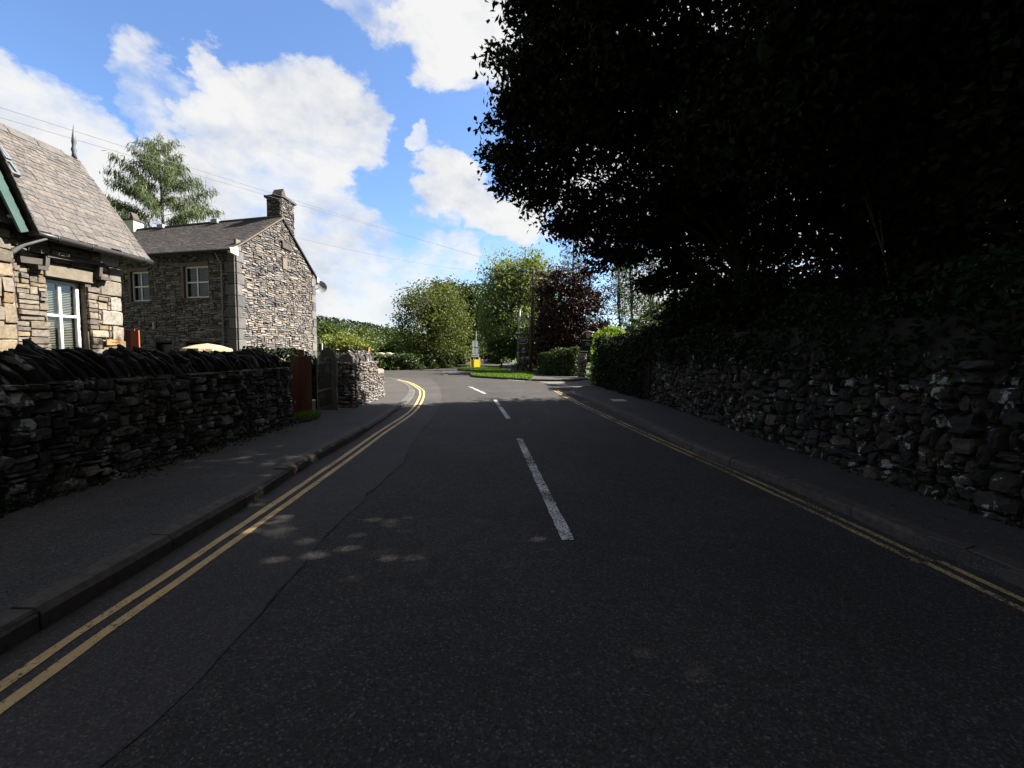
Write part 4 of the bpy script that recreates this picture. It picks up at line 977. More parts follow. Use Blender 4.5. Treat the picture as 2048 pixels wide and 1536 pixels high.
# chimneys
cy0, cy1 = 17.15, 18.15; cx0, cx1 = GX-.62, GX+.03; ct = 7.35
kw2 = dict(djit=.012, nu=5, nv=3, tilt=.05, gap=.011, power=8, edge=.1, rough=.08)
a = stones(pack(cx1-cx0, ct-6, (.1, .34), (.04, .09)), (cx0, cy0, 6), (1, 0, 0), (0, 0, 1), (0, -1, 0), .03, palette=PAL_SLATE, **kw2)
b = stones(pack(cy1-cy0, ct-5.6, (.1, .34), (.04, .09)), (cx1, cy0, 5.6), (0, 1, 0), (0, 0, 1), (1, 0, 0), .03, palette=PAL_SLATE, **kw2)
V, F, C = cat([a, b, boxpart((cx0, cy0+.004, 5.6), (cx1-.004, cy1, ct), dk)]); ch = npmesh('chimney', V, F, M['stone_grey'], rf, vcol=C)
mb = MB(); mb.box((cx0-.07, cy0-.08, ct), (cx1+.08, cy1+.07, ct+.08)); mb.build('chimney_cap', M['hood'], root)
mb = MB(); mb.prism([(cx0+.12, cy0+.12, ct+.08), (cx0+.12, cy0+.62, ct+.08), (cx0+.12, cy0+.37, ct+.42)], (.45, 0, 0)); mb.build('cowl', M['hood'], root)
wx = HX(266, 455, RY)[0]; mb = MB(); mb.box((wx-.34, RY-.26, RZ-.5), (wx+.34, RY+.26, RZ+.45)); mb.build('rendered_chimney', M['cream'], root); mb = MB(); mb.box((wx-.38, RY-.3, RZ+.45), (wx+.38, RY+.3, RZ+.52)); mb.build('chimney_cap', M['hood'], root)
mb = MB(); mb.prism([(wx-.05, RY-.16, RZ+.52), (wx+.27, RY-.16, RZ+.52), (wx+.11, RY-.16, RZ+.82)], (0, .32, 0)); mb.build('cowl', M['hood'], root)
# pipes, gutter, eaves
mb = MB(); gx = HX(449, 600)[0]; mb.tube([(gx, FY-.1, 0), (gx, FY-.1, 4.25), (gx-.1, FY-.28, EZ-.2)], .034, 8); mb.build('downpipe', M['pipe_grey'], root, smooth=True)
mb = MB(); mb.tube([(XL, FY-ov-.03, EZ-.17), (GX+.1, FY-ov-.03, EZ-.17)], .05, 8); mb.build('gutter', M['gutter'], root, smooth=True)
for i in range(19): x = XL+.3+i*.42; mb = MB(); mb.bar((x, FY-.33, EZ-.16), (x, FY, EZ+.02), .05, .07); mb.build('rafter_end', M['sign_back'], root)
mb = MB(); mb.prism([(GX+.02, FY-.4, EZ-.26), (GX+.02, FY-.02, EZ-.3), (GX+.02, FY-.02, EZ+.03), (GX+.02, FY-.4, EZ-.14)], (.1, 0, 0)); mb.build('eaves_box', M['cream'], root)
mb = MB(); mb.prism([(GX+.02, BY+.3, EZ-.2), (GX+.02, BY+.01, EZ-.25), (GX+.02, BY+.01, EZ+.03), (GX+.02, BY+.3, EZ-.1)], (.09, 0, 0)); mb.build('eaves_box', M['cream'], root)
mb = MB(); c = HX(312, 652); mb.box((c[0]-.05, FY-.12, c[1]-.12), (c[0]+.05, FY-.03, c[1]+.12)); mb.build('wall_lamp', M['tan_cloth'], root, bev=.01)
def skew(o):
    for ch in o.children:
        if ch.type == 'MESH':
            me = ch.data; n = len(me.vertices); co_ = np.empty(n*3, np.float32); me.vertices.foreach_get('co', co_); co_ = co_.reshape(-1, 3); lx_ = co_[:, 0]; co_[:, 1] += KS*np.maximum(0, GX-.02-lx_); me.vertices.foreach_set('co', co_.ravel()); me.update()
        skew(ch)
skew(root)
# satellite dish
dc = Vector(D(640, 574, BY+.15)); ax = Vector((.55, -.82, .25)).normalized(); mb = MB(); s1 = ax.orthogonal().normalized(); s2 = ax.cross(s1); vs = [dc-ax*.07]; fs = []
for r_, dd in ((.12, -.06), (.22, -.025), (.3, .02)):
    for k in range(16): q = 2*math.pi*k/16; vs.append(dc+(s1*math.cos(q)+s2*math.sin(q))*r_+ax*dd)
for k in range(16): fs.append((0, 1+k, 1+(k+1) % 16))
for j in range(2):
    for k in range(16): fs.append((1+j*16+k, 1+(j+1)*16+k, 1+(j+1)*16+(k+1) % 16, 1+j*16+(k+1) % 16))
mb.add(vs, fs); dish = mb.build('satellite_dish', plain('dish_grey', (.2, .2, .21), .6, .1, 5), None, smooth=True)
tag(dish, 'grey satellite dish on an arm at the far eaves of the slate house gable', 'satellite dish')
mb = MB(); mb.tube([tuple(dc-ax*.06), tuple(dc-ax*.12), (GX+.05, BY-.02, dc.z-.12)], .018, 6); mb.build('dish_arm', M['gutter'], dish); mb = MB(); mb.tube([tuple(dc-s2*.25), tuple(dc+ax*.32-s2*.12)], .01, 5); mb.build('feed_arm', M['gutter'], dish)

# ---- things in the yard
root = empty('board_screen', (-8, 9.6, 0), 'orange brown timber screen standing beside the tan cottage corner', 'fence'); mb = MB(); a = D(249, 680, 9.4); b = D(262, 680, 9.2); c = D(274, 680, 9.5)
mb.box((b[0]-.005, 9.2, 0), (b[0]+.075, 9.225, 1.87)); mb.box((b[0]+.085, 9.2, 0), (b[0]+.165, 9.225, 1.86)); mb.build('boards', M['orange_wood'], root); mb = MB(); mb.box((a[0], 9.3, 0), (b[0]-.02, 9.34, 1.86)); mb.build('side_board', M['brown_wood'], root)
root = empty('garden_parasol', (-9.2, 12.1, 0), 'tan scalloped garden parasol top showing over the garden wall', 'parasol'); c = D(415, 689, 12.0); mb = MB(); n = 12; vs = [(c[0], c[1], c[2]+.03)]; fs = []
for r_, dz in ((.3, -.02), (.58, -.11), (.6, -.2)):
    for k in range(n*2): q = math.pi*k/n; rr = r_*(1 if k % 2 else .94); vs.append((c[0]+rr*math.cos(q), c[1]+rr*math.sin(q), c[2]+dz+(.03 if k % 2 and dz < -.15 else 0)))
for k in range(2*n): fs.append((0, 1+k, 1+(k+1) % (2*n)))
for j in range(2):
    for k in range(2*n): fs.append((1+j*2*n+k, 1+(j+1)*2*n+k, 1+(j+1)*2*n+(k+1) % (2*n), 1+j*2*n+(k+1) % (2*n)))
mb.add(vs, fs); mb.build('canopy', M['tan_cloth'], root); mb = MB(); mb.tube([(c[0], c[1], 0), (c[0], c[1], c[2])], .022, 8); mb.build('pole', M['tan_wood'], root)

# ================================================================== street furniture at the junction
lx, ly = .42, 32.8; lz = D(1038, 618, ly)[2]
root = empty('street_lamp', (lx, ly, .1), 'pale grey street lamp post with flat lantern arm by the far footway', 'street lamp'); mb = MB()
mb.tube([(lx, ly, .1), (lx, ly, 1.45), (lx, ly, 1.5), (lx, ly, 1.55)], [.085, .085, .11, .06], 10); mb.tube([(lx, ly, 1.55), (lx+.04, ly, 3.1), (lx+.04, ly, 3.2), (lx+.1, ly, lz)], [.055, .055, .075, .045], 10); mb.build('post', M['galv'], root, smooth=True)
mb = MB(); mb.tube([(lx, ly, .1), (lx, ly, .62)], .092, 10); mb.build('painted_base', M['black'], root)
mb = MB(); mb.tube([(lx+.1, ly, lz-.04), (lx-.1, ly, lz+.02)], .03, 6); mb.hexa([(lx-.42, ly-.09, lz), (lx-.02, ly-.07, lz), (lx-.02, ly+.07, lz), (lx-.42, ly+.09, lz), (lx-.42, ly-.07, lz+.05), (lx-.02, ly-.05, lz+.07), (lx-.02, ly+.05, lz+.07), (lx-.42, ly+.07, lz+.05)]); mb.build('lantern', M['galv'], root)
def plate(name, label, pa, pb, dep, mat, cat='sign', th=.02, shape=None, group=None):
    a, b = D(*pa, dep), D(*pb, dep); mb = MB(); x0, x1 = a[0], b[0]; z0, z1 = b[2], a[2]
    if shape == 'oval':
        w, h = (x1-x0)/2, (z1-z0)/2; pts = [((x0+x1)/2+w*np.sign(math.cos(q))*abs(math.cos(q))**.55, dep, (z0+z1)/2+h*np.sign(math.sin(q))*abs(math.sin(q))**.75) for q in np.linspace(0, 2*math.pi, 33)[:-1]]
        mb.prism(pts, (0, th, 0))
    else: mb.box((x0, dep, z0), (x1, dep+th, z1))
    o = mb.build(name, mat); tag(o, label, cat, group); return o, ((x0+x1)/2, dep, (z0+z1)/2), x1-x0, z1-z0
XD, ZD = (1, 0, 0), (0, 0, 1)
o, c, w, h = plate('direction_sign', 'narrow dark green fingerpost plate on the lamp post above the oval sign', (1033, 667.5), (1060, 671.5), ly-.12, M['sign_green'])
o, c, w, h = plate('oval_sign', 'black rounded sign with white border hung on the lamp post', (1035, 674), (1056, 688), ly-.14, M['sign_black'], shape='oval')
mb = MB(); pts = [(c[0]+w*.5*.93*np.sign(math.cos(q))*abs(math.cos(q))**.55, c[1]-.004, c[2]+h*.5*.88*np.sign(math.sin(q))*abs(math.sin(q))**.75) for q in np.linspace(0, 2*math.pi, 41)]; mb.tube(pts, .014, 5, caps=False); mb.build('border', M['sign_white'], o)
for dz in (.1, -.04): 
    mb = MB()
    for k in range(7): x = c[0]-.26+k*.075; mb.box((x, c[1]-.008, c[2]+dz-.025), (x+.055, c[1]-.003, c[2]+dz+.02))
    mb.build('lettering', M['sign_white'], o)
px_, py_ = D(1047, 700, 34)[0], 34.
root = empty('parking_sign', (px_, py_, .1), 'small blue parking sign with white P behind the lamp post', 'sign'); mb = MB(); mb.tube([(px_, py_+.03, .1), (px_, py_+.03, 2.0)], .025, 6); mb.build('post', M['black'], root)
pc = D(1047, 700, 34); mb = MB(); mb.box((pc[0]-.2, py_-.02, pc[2]-.22), (pc[0]+.2, py_, pc[2]+.22)); pl = mb.build('plate', M['sign_blue'], root); text_mesh('lettering', 'P', .36, (pc[0], py_-.024, pc[2]+.03), XD, ZD, M['sign_white'], root); mb = MB(); mb.box((pc[0]-.12, py_-.026, pc[2]-.19), (pc[0]+.15, py_-.021, pc[2]-.13)); mb.build('arrow_bar', M['sign_white'], root)

tx, ty = 1.3, 31.5; tt = D(1066, 540, ty)
root = empty('telegraph_pole', (tx, ty, .1), 'tall weathered wooden telegraph pole leaning slightly before the copper beech', 'pole'); mb = MB(); mb.tube([(tx, ty, .1), (tt[0]+.05, ty, tt[2])], [.14, .09], 9); mb.build('post', M['pole_wood'], root, smooth=True)
mb = MB(); mb.bar((tt[0]-.3, ty, tt[2]-.2), (tt[0]+.35, ty, tt[2]-.2), .07, .08); mb.build('crossarm', M['pole_wood'], root)
def wire(label, a, b, sag, name='overhead_wire'):
    a, b = np.array(a), np.array(b); mb = MB(); mb.tube([a+(b-a)*t-np.array([0, 0, sag*4*t*(1-t)]) for t in np.linspace(0, 1, 30)], .0055, 4, caps=False); tag(mb.build(name, M['wire']), label, 'wire', 'overhead wires')
far = lambda p, q, k: q+(np.array(p)-q)*k
top1 = np.array((tt[0]-.28, ty, tt[2]-.15)); top2 = np.array((tt[0]+.3, ty, tt[2]-.15))
wire('upper of the two long wires crossing the sky above the houses', far(D(0, 205, 10), top1, 1.5), top1, .12)
wire('lower of the two long wires crossing the sky above the houses', far(D(0, 225, 10), top2, 1.5), top2, .12)
wire('short service wire from the slate house gable to the pole', D(592, 475, 17.6), (tt[0]-.1, ty, tt[2]-.3), .35)

bx_, by_ = D(951, 730, 38.5)[0], 38.5
root = empty('road_sign', (bx_-.05, by_, .1), 'grey twin panel road sign seen from behind on the far grass island', 'sign'); mb = MB(); mb.tube([(bx_-.05, by_, .1), (bx_+.02, by_, D(951, 662, by_)[2])], .045, 8); mb.build('pole', M['galv'], root)
for (xa, xb) in ((944.3, 948.3), (949.8, 954.2)):
    a, b = D(xa, 682, by_), D(xb, 707, by_); mb = MB(); mb.box((a[0], by_-.08, b[2]), (b[0], by_-.06, a[2])); mb.build('panel', M['sign_back'], root)
    mb = MB(); zz = (a[2]+b[2])/2; mb.box((a[0]-.01, by_-.1, zz-.03), (b[0]+.01, by_-.082, zz+.03)); mb.build('clip_rail', M['sign_grey'], root)
a, b = D(942.5, 708, by_), D(955.5, 714, by_); mb = MB(); mb.box((a[0], by_-.1, b[2]), (b[0], by_-.08, a[2])); np_ = mb.build('name_panel', M['sign_back'], root)
mb = MB(); zz = (a[2]+b[2])/2; mb.box((a[0]+.04, by_-.108, zz-.03), (b[0]-.04, by_-.102, zz+.03)); mb.build('text_line', M['sign_grey'], root)
root.rotation_euler = (0, 0, R(38)); root.scale = (1.3, 1, 1)
root = empty('yellow_board', (bx_+.2, by_-.6, .1), 'bright yellow board between posts on the far grass island', 'sign board'); dy_ = 38.0
def yb(xa, xb, ya, yb_, mat, nm, off=0):
    a, b = D(xa, ya, dy_), D(xb, yb_, dy_); mb = MB(); mb.box((a[0], dy_+off, .1), (b[0], dy_+off+.04, a[2])); return mb.build(nm, mat, root)
yb(945, 949, 721, 738, M['dark_yellow'], 'side_panel', .1); yb(950.4, 959.6, 721, 738, M['bright_yellow'], 'panel'); yb(960, 961.8, 717.5, 738, M['dark_yellow'], 'post', .02); yb(949.2, 950.2, 717.5, 738, M['galv'], 'post', .02)
root.rotation_euler = (0, 0, R(42)); root.scale = (1.35, 1, 1.12)
mp_ = G(1003, 738.5, .1)
root = empty('marker_post', (mp_[0], mp_[1], .1), 'short black and white marker post at the edge of the far island', 'bollard'); mb = MB(); mb.box((mp_[0]-.07, mp_[1]-.05, .1), (mp_[0]+.07, mp_[1]+.05, 1.15)); mb.build('post', M['black'], root); mb = MB(); mb.box((mp_[0]-.072, mp_[1]-.054, .7), (mp_[0]+.072, mp_[1]+.054, .95)); mb.build('reflector', M['sign_white'], root)
wp = G(923, 727); root = empty('white_post', (wp[0], wp[1], 0), 'thin white verge post in front of the far left hedge', 'post'); mb = MB(); mb.tube([(wp[0], wp[1], 0), (wp[0], wp[1], .85)], .05, 7); mb.build('post', M['sign_white'], root); mb = MB(); mb.tube([(wp[0], wp[1], .6), (wp[0], wp[1], .72)], .053, 7); mb.build('band', M['shield_red'], root)
fp = D(957, 710, 52); root = empty('lamp_column', (fp[0], fp[1], 0), 'thin distant lamp column beyond the grass islands', 'street lamp'); mb = MB(); mb.tube([(fp[0], fp[1], 0), (fp[0], fp[1], 5.2)], [.06, .04], 7); mb.build('post', M['galv'], root); mb = MB(); mb.box((fp[0]-.05, fp[1]-.5, 5.15), (fp[0]+.05, fp[1]+.05, 5.22)); mb.build('lantern', M['galv'], root)
# sign back near the left corner
sp = D(644, 690, 24.5); root = empty('side_road_sign', (sp[0], sp[1], 0), 'small dark sign panel on a pale post behind the corner wall', 'sign'); mb = MB(); mb.tube([(sp[0], sp[1], 0), (sp[0], sp[1], D(643, 687, 24.5)[2])], .035, 7); mb.build('post', M['sign_white'], root)
a, b = D(636.5, 687, 24.5), D(649.5, 703, 24.5); mb = MB(); mb.box((a[0], sp[1]+.05, b[2]), (b[0], sp[1]+.07, a[2])); mb.build('panel', M['sign_grey'], root)
# hall sign on the right
hd = 27.2; a, b = D(1163, 668, hd), D(1189, 706, hd); xc = (a[0]+b[0])/2; hw = (b[0]-a[0])/2
root = empty('notice_sign', (xc, hd, .1), 'black arched notice board with red shield and white lettering behind the hedge', 'sign'); mb = MB()
mb.prism([(xc-hw, hd, b[2]), (xc+hw, hd, b[2])] + [(xc+hw*math.cos(q), hd, a[2]-.1+.32*math.sin(q)) for q in np.linspace(0, math.pi, 13)], (0, .04, 0)); mb.build('board', M['sign_black'], root)
for k, (t0, t1) in enumerate(((.8, .62), (.58, .44), (.41, .28), (.25, .1))):
    mb = MB(); mb.tube([(xc+hw*.9*math.cos(math.pi*t), hd-.006, a[2]-.12+.3*math.sin(math.pi*t)) for t in np.linspace(t0+.1, t1+.08, 6)], .022, 5); mb.build('arched_lettering', M['sign_white'], root)
sc = D(1176.5, 672, hd); mb = MB(); s_ = .14; zc = D(1176.5, 670.5, hd)[2]
mb.prism([(sc[0]-s_, hd-.012, zc+.17), (sc[0]+s_, hd-.012, zc+.17), (sc[0]+s_, hd-.012, zc-.02), (sc[0]+s_*.7, hd-.012, zc-.14), (sc[0], hd-.012, zc-.21), (sc[0]-s_*.7, hd-.012, zc-.14), (sc[0]-s_, hd-.012, zc-.02)], (0, .012, 0)); mb.build('shield', M['shield_red'], root)
for txt, yy, sz in (('Hall of Residence', 680.5, .1), ('Private', 686, .085), ('No Parking', 690, .075)): text_mesh('lettering', txt, sz, (xc, hd-.006, D(1176, yy, hd)[2]), XD, ZD, M['sign_white'], root)
mb = MB(); mb.tube([(xc-hw+.06, hd+.06, .1), (xc-hw+.06, hd+.06, a[2])], .04, 7); mb.build('post', M['black'], root); mb = MB(); mb.tube([(xc+hw-.06, hd+.06, .1), (xc+hw-.06, hd+.06, a[2])], .04, 7); mb.build('post', M['black'], root)
# stone gatepost and low far wall
g0 = D(1165, 735, 25.4); root = empty('stone_gatepost', (g0[0], 25.4, 0), 'rough square stone gatepost at the gravel drive entrance by the hedge', 'gate post'); gx0 = g0[0]-.2
kw = dict(djit=.012, nu=5, nv=4, tilt=.06, gap=.01, power=6)
pp = [stones(pack(.4, 1.55, (.15, .4), (.1, .22)), (gx0, 25.2, 0), (1, 0, 0), (0, 0, 1), (0, -1, 0), .04, palette=PAL_PIER, **kw), stones(pack(.4, 1.55, (.15, .4), (.1, .22)), (gx0, 25.6, 0), (0, -1, 0), (0, 0, 1), (-1, 0, 0), .04, palette=PAL_PIER, **kw), boxpart((gx0, 25.2, 0), (gx0+.4, 25.6, 1.55))]
V, F, C = cat(pp); npmesh('shaft', V, F, M['pier'], root, smooth=True, vcol=C); mb = MB(); mb.box((gx0-.04, 25.13, 1.56), (gx0+.45, 25.64, 1.64)); mb.build('cap', M['hood'], root, bev=.02)
root = empty('far_stone_wall', (.8, 36, .1), 'low rubble stone wall running back from the lamp post beside the far footway', 'stone wall'); kw = dict(djit=.03, nu=4, nv=3, tilt=.1, gap=.02, power=5)
pp = [wallface((.75, 33.4), (.75, 52), .05, .95, (.15, .5), (.1, .25), .08, PAL_DRY, flip=-1, **kw), wallface((.8, 33.3), (2.2, 32.6), .05, 1.0, (.15, .4), (.1, .22), .07, PAL_DRY, **kw), boxpart((.8, 33.45, 0), (1.2, 52, .93))]
pp.append(cope_row((1.0, 33.5), (1.0, 52), .95, 0, .22, .42, .3, PAL_PIER, (.12, .25))); pp.append(cope_row((.85, 33.5), (2.1, 32.85), 1.0, 0, .22, .35, .3, PAL_PIER, (.12, .25)))
V, F, C = cat(pp); npmesh('wall_body', V, F, M['pier'], root, vcol=C)
# small covers in the surfaces
c = G(1238, 801, .1); mb = MB(); mb.hexa([(c[0]-.22, c[1]-.32, .1), (c[0]+.2, c[1]-.28, .1), (c[0]+.2, c[1]+.3, .1), (c[0]-.22, c[1]+.3, .1), (c[0]-.22, c[1]-.32, .112), (c[0]+.2, c[1]-.28, .112), (c[0]+.2, c[1]+.3, .112), (c[0]-.22, c[1]+.3, .112)]); tag(mb.build('access_cover', plain('pale_cover', (.36, .35, .33), .8, .15, 12)), 'pale rectangular access cover set in the right pavement', 'cover')
c = G(1166, 805); root = empty('drain_grate', (c[0]+.12, c[1], 0), 'iron gully grate at the right kerb breaking the yellow line', 'drain'); mb = MB(); gx_ = c[0]-.02
for k in range(7): mb.box((gx_+.012+k*.055, c[1]-.2, .006), (gx_+.04+k*.055, c[1]+.2, .016))
mb.box((gx_-.02, c[1]-.225, .005), (gx_+.43, c[1]-.2, .017)); mb.box((gx_-.02, c[1]+.2, .005), (gx_+.43, c[1]+.225, .017)); mb.build('bars', M['black'], root); mb = MB(); mb.box((gx_-.02, c[1]-.2, .0045), (gx_+.43, c[1]+.2, .0055)); mb.build('pit', M['seam'], root)

# ================================================================== sheep in the field
def sheep(label, p, face):
    import bmesh
    x, y = p[0], p[1]; z0 = p[2]-.62
    me = bpy.data.meshes.new('sheep'); sp_ = [(-.42, .66, .20), (-.2, .68, .29), (.1, .68, .29), (.36, .68, .24), (.55, .62, .15), (.68, .52, .095), (.82, .42, .06)]
    V = [(0, 0, 0)]*0; rad = []; E = []
    for i, (a, z, r_) in enumerate(sp_): V.append((x+a*face, y, z0+z)); rad.append((r_*.85, r_)); E += [(i-1, i)] if i else []
    for (j, a) in ((1, -.3), (3, .36)):
        for s in (-.13, .13):
            b = len(V); V += [(x+a*face, y+s, z0+.42), (x+(a+.02)*face, y+s, z0+.22), (x+a*face, y+s, z0+.0)]; rad += [(.085, .085), (.05, .05), (.04, .04)]; E += [(j, b), (b, b+1), (b+1, b+2)]
    b = len(V); V += [(x-.56*face, y, z0+.62), (x-.6*face, y, z0+.42)]; rad += [(.07, .07), (.04, .04)]; E += [(0, b), (b, b+1)]
    for s in (-.13, .13): b = len(V); V += [(x+.64*face, y+s, z0+.6)]; rad += [(.03, .03)]; E += [(5, b)]
    me.from_pydata(V, E, []); o = bpy.data.objects.new('sheep', me); COL.objects.link(o); o.modifiers.new('skin', 'SKIN'); me.update()
    for sv, r_ in zip(me.skin_vertices[0].data, rad): sv.radius = r_
    me.skin_vertices[0].data[1].use_root = True; m_ = o.modifiers.new('sub', 'SUBSURF'); m_.levels = m_.render_levels = 2
    dg = bpy.context.evaluated_depsgraph_get(); dg.update(); m2 = bpy.data.meshes.new_from_object(o.evaluated_get(dg)); bpy.data.objects.remove(o); m2.materials.clear(); m2.name = 'sheep'
    o = link('sheep', m2, M['wool']); tag(o, label, 'sheep', 'sheep in the field')
sheep('pale sheep grazing in the field, nearer the timber fence post', D(762, 709, 62), -1)
sheep('pale sheep grazing in the field, nearer the hedge tree', D(778, 709, 62), -1)

# ================================================================== hedges and low plants
def box_leaves(name, path, hw, z0, z1, n, L, W, mat, parent, top_rag=.12, dens_in=.35, bulge=.1):
    P = smooth_line(path, .3); seg = np.linalg.norm(np.diff(P, axis=0), axis=1); s = np.concatenate([[0], np.cumsum(seg)]); t = rng.random(n)*s[-1]
    x = np.interp(t, s, P[:, 0]); y = np.interp(t, s, P[:, 1]); tg = np.gradient(P, axis=0); tg /= np.linalg.norm(tg, axis=1)[:, None]; nx = np.interp(t, s, -tg[:, 1]); ny = np.interp(t, s, tg[:, 0])
    rag = top_rag*(np.sin(t*2.1)+np.sin(t*5.3+1)*.6+np.sin(t*.7+2)); z1t = (np.interp(t, s, np.linspace(z1[0], z1[1], len(s))) if hasattr(z1, '__len__') else z1)+rag
    a = rng.uniform(-1, 1, n); zz = rng.random(n); side = rng.random(n) < .72
    e = np.where(side, np.sign(a)*(1-np.abs(rng.normal(0, dens_in, n))*.5), a); zq = np.where(side, zz, 1-np.abs(rng.normal(0, .06, n)))
    w = hw*(1+bulge*np.sin(t*3.1+zq*4)+bulge*.7*np.sin(t*7.7-zq*9))
    Q = np.c_[x+nx*e*w, y+ny*e*w, z0+(z1t-z0)*zq]; V, F, vc = leaf_quads(Q+rng.normal(0, .03, Q.shape), L, W, .5, var=np.clip(rng.normal(.45, .25, n), 0, 1)); return npmesh(name, V, F, mat, parent, vcol=vc)
def hedge(name, label, path, hw, z0, z1, n, L, W, mat, cat='hedge', core=True, **kw):
    c = np.mean(np.array(path), 0); root = empty(name, (c[0], c[1], z0), label, cat); box_leaves('foliage', path, hw, z0, z1, n, L, W, mat, root, **kw)
    if core:
        mb = MB(); P = smooth_line(path, .6); zt = max(z1) if hasattr(z1, '__len__') else z1; zt = z0+(zt-z0)*.8
        for a, b in zip(P[:-1], P[1:]): mb.bar((*a, (z0+zt)/2), (*(b+(b-a)*.02), (z0+zt)/2), hw*1.2, zt-z0)
        mb.build('inner_twigs', M['soil'], root)
    return root
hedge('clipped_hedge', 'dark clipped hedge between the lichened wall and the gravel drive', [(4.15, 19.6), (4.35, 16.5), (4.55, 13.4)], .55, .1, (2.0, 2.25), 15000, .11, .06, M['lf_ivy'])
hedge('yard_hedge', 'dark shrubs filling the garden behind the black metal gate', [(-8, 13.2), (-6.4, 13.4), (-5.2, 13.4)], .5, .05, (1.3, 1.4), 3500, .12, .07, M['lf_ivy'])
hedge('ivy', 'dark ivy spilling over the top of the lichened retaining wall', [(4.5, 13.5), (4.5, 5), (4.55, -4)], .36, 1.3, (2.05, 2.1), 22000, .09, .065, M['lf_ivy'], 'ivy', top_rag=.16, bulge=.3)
hedge('laurel_hedge', 'sunlit bright green laurel hedge beside the stone gatepost', [(4.7, 20.4), (4.9, 23), (5.2, 24.2)], .6, .1, (2.25, 2.0), 6000, .17, .075, M['lf_laurel'], top_rag=.3, bulge=.25)
tree('shrub', 'shaded green shrub between the stone gatepost and the dark clipped hedge', (6.4, 29.6, 0), [((6.4, 29.6, 1.2), (1.5, 1.2, 1.3)), ((7.8, 30.2, 1.4), (1.5, 1.2, 1.5))], 200, 20, .25, .16, .09, M['lf_oak'], M['bark'], .08, 12, category='shrub', fill=200, fillL=.3)
hedge('drive_hedge', 'clipped green hedge left of the stone gatepost in front of the copper beech', [(4.2, 27.0), (3.0, 27.6), (2.2, 29.2)], .6, .1, (1.75, 1.55), 6000, .14, .07, M['lf_hedge'], top_rag=.08)
hedge('field_hedge', 'green field hedge along the far side of the bend below the olive tree', [(-24, 37.5), (-16, 35.8), (-10.4, 34.5), (-8.6, 35.2), (-7.3, 38), (-6.6, 41.5), (-7, 47)], .85, 0, (1.0, 1.3), 16000, .24, .13, M['lf_hedge'], top_rag=.07, bulge=.25)
hedge('lane_hedge', 'low hedge on the left of the straight lane ahead', [(-7.4, 48), (-7.4, 60), (-7.5, 80)], .8, 0, (1.3, 1.6), 7000, .3, .18, M['lf_hedge'], bulge=.25)
hedge('lane_hedge', 'dark hedge on the right of the straight lane ahead', [(-1.7, 56), (-2.3, 70), (-2.7, 90)], .8, 0, (1.5, 1.9), 7000, .3, .18, M['lf_oak'], bulge=.25)
hedge('far_hedge', 'sunlit pale hedge closing the end of the straight lane', [(-12, 95), (-6, 96), (-1, 95)], 1.2, 0, 1.6, 6000, .35, .2, M['lf_lime'], bulge=.2)
# weeds at the wall foot (beyond counting)
n = 1500; y = rng.uniform(2.6, 8.2, n); d = np.abs(rng.normal(0, .09, n)); x = xw+.03+d*(.6+.8*(y > 4.5)); z = .11+np.abs(rng.normal(0, .07, n))*(np.exp(-d*7))*(.5+1.0*((np.sin(y*2.2)+np.sin(y*5.1)) > .1)); V, F, vc = leaf_quads(np.c_[x, y, z], .05, .026, .6); tag(npmesh('weeds', V, F, M['weed'], vcol=vc), 'small green weeds growing along the foot of the dark garden wall', 'weeds', kind='stuff')
tag(blades('grass_tuft', [(-4.28, 8.4), (-3.98, 8.5), (-3.98, 9.0), (-4.15, 9.12), (-4.25, 8.9)], 900, .13, M['grass'], .11, w=.006), 'green tuft of grass at the foot of the brown timber panel', 'grass', kind='stuff')
n = 1500; y = rng.uniform(-2, 12.8, n); x = xr+.08-np.abs(rng.normal(0, .08, n)); z = .1+np.abs(rng.normal(0, .05, n)); V, F, vc = leaf_quads(np.c_[x, y, z], .05, .03, .6); tag(npmesh('weeds', V, F, M['weed'], vcol=vc), 'low weeds and ivy at the foot of the lichened retaining wall', 'weeds', kind='stuff')
n = 160; y = rng.uniform(1.5, 9, n); x = np.where(rng.random(n) < .5, xw+.1+np.abs(rng.normal(0, .25, n)), rng.uniform(2.7, 4.1, n)); z = np.where(x > 0, np.where(x > 3.3, .108, .012), .118); V, F, vc = leaf_quads(np.c_[x, y, z], .035, .022, 4, .1); tag(npmesh('fallen_leaves', V, F, plain('dry_leaf', (.11, .07, .035), .8, .4, 40), vcol=vc), 'scattered dry fallen leaves on the pavements', 'leaves', kind='stuff')

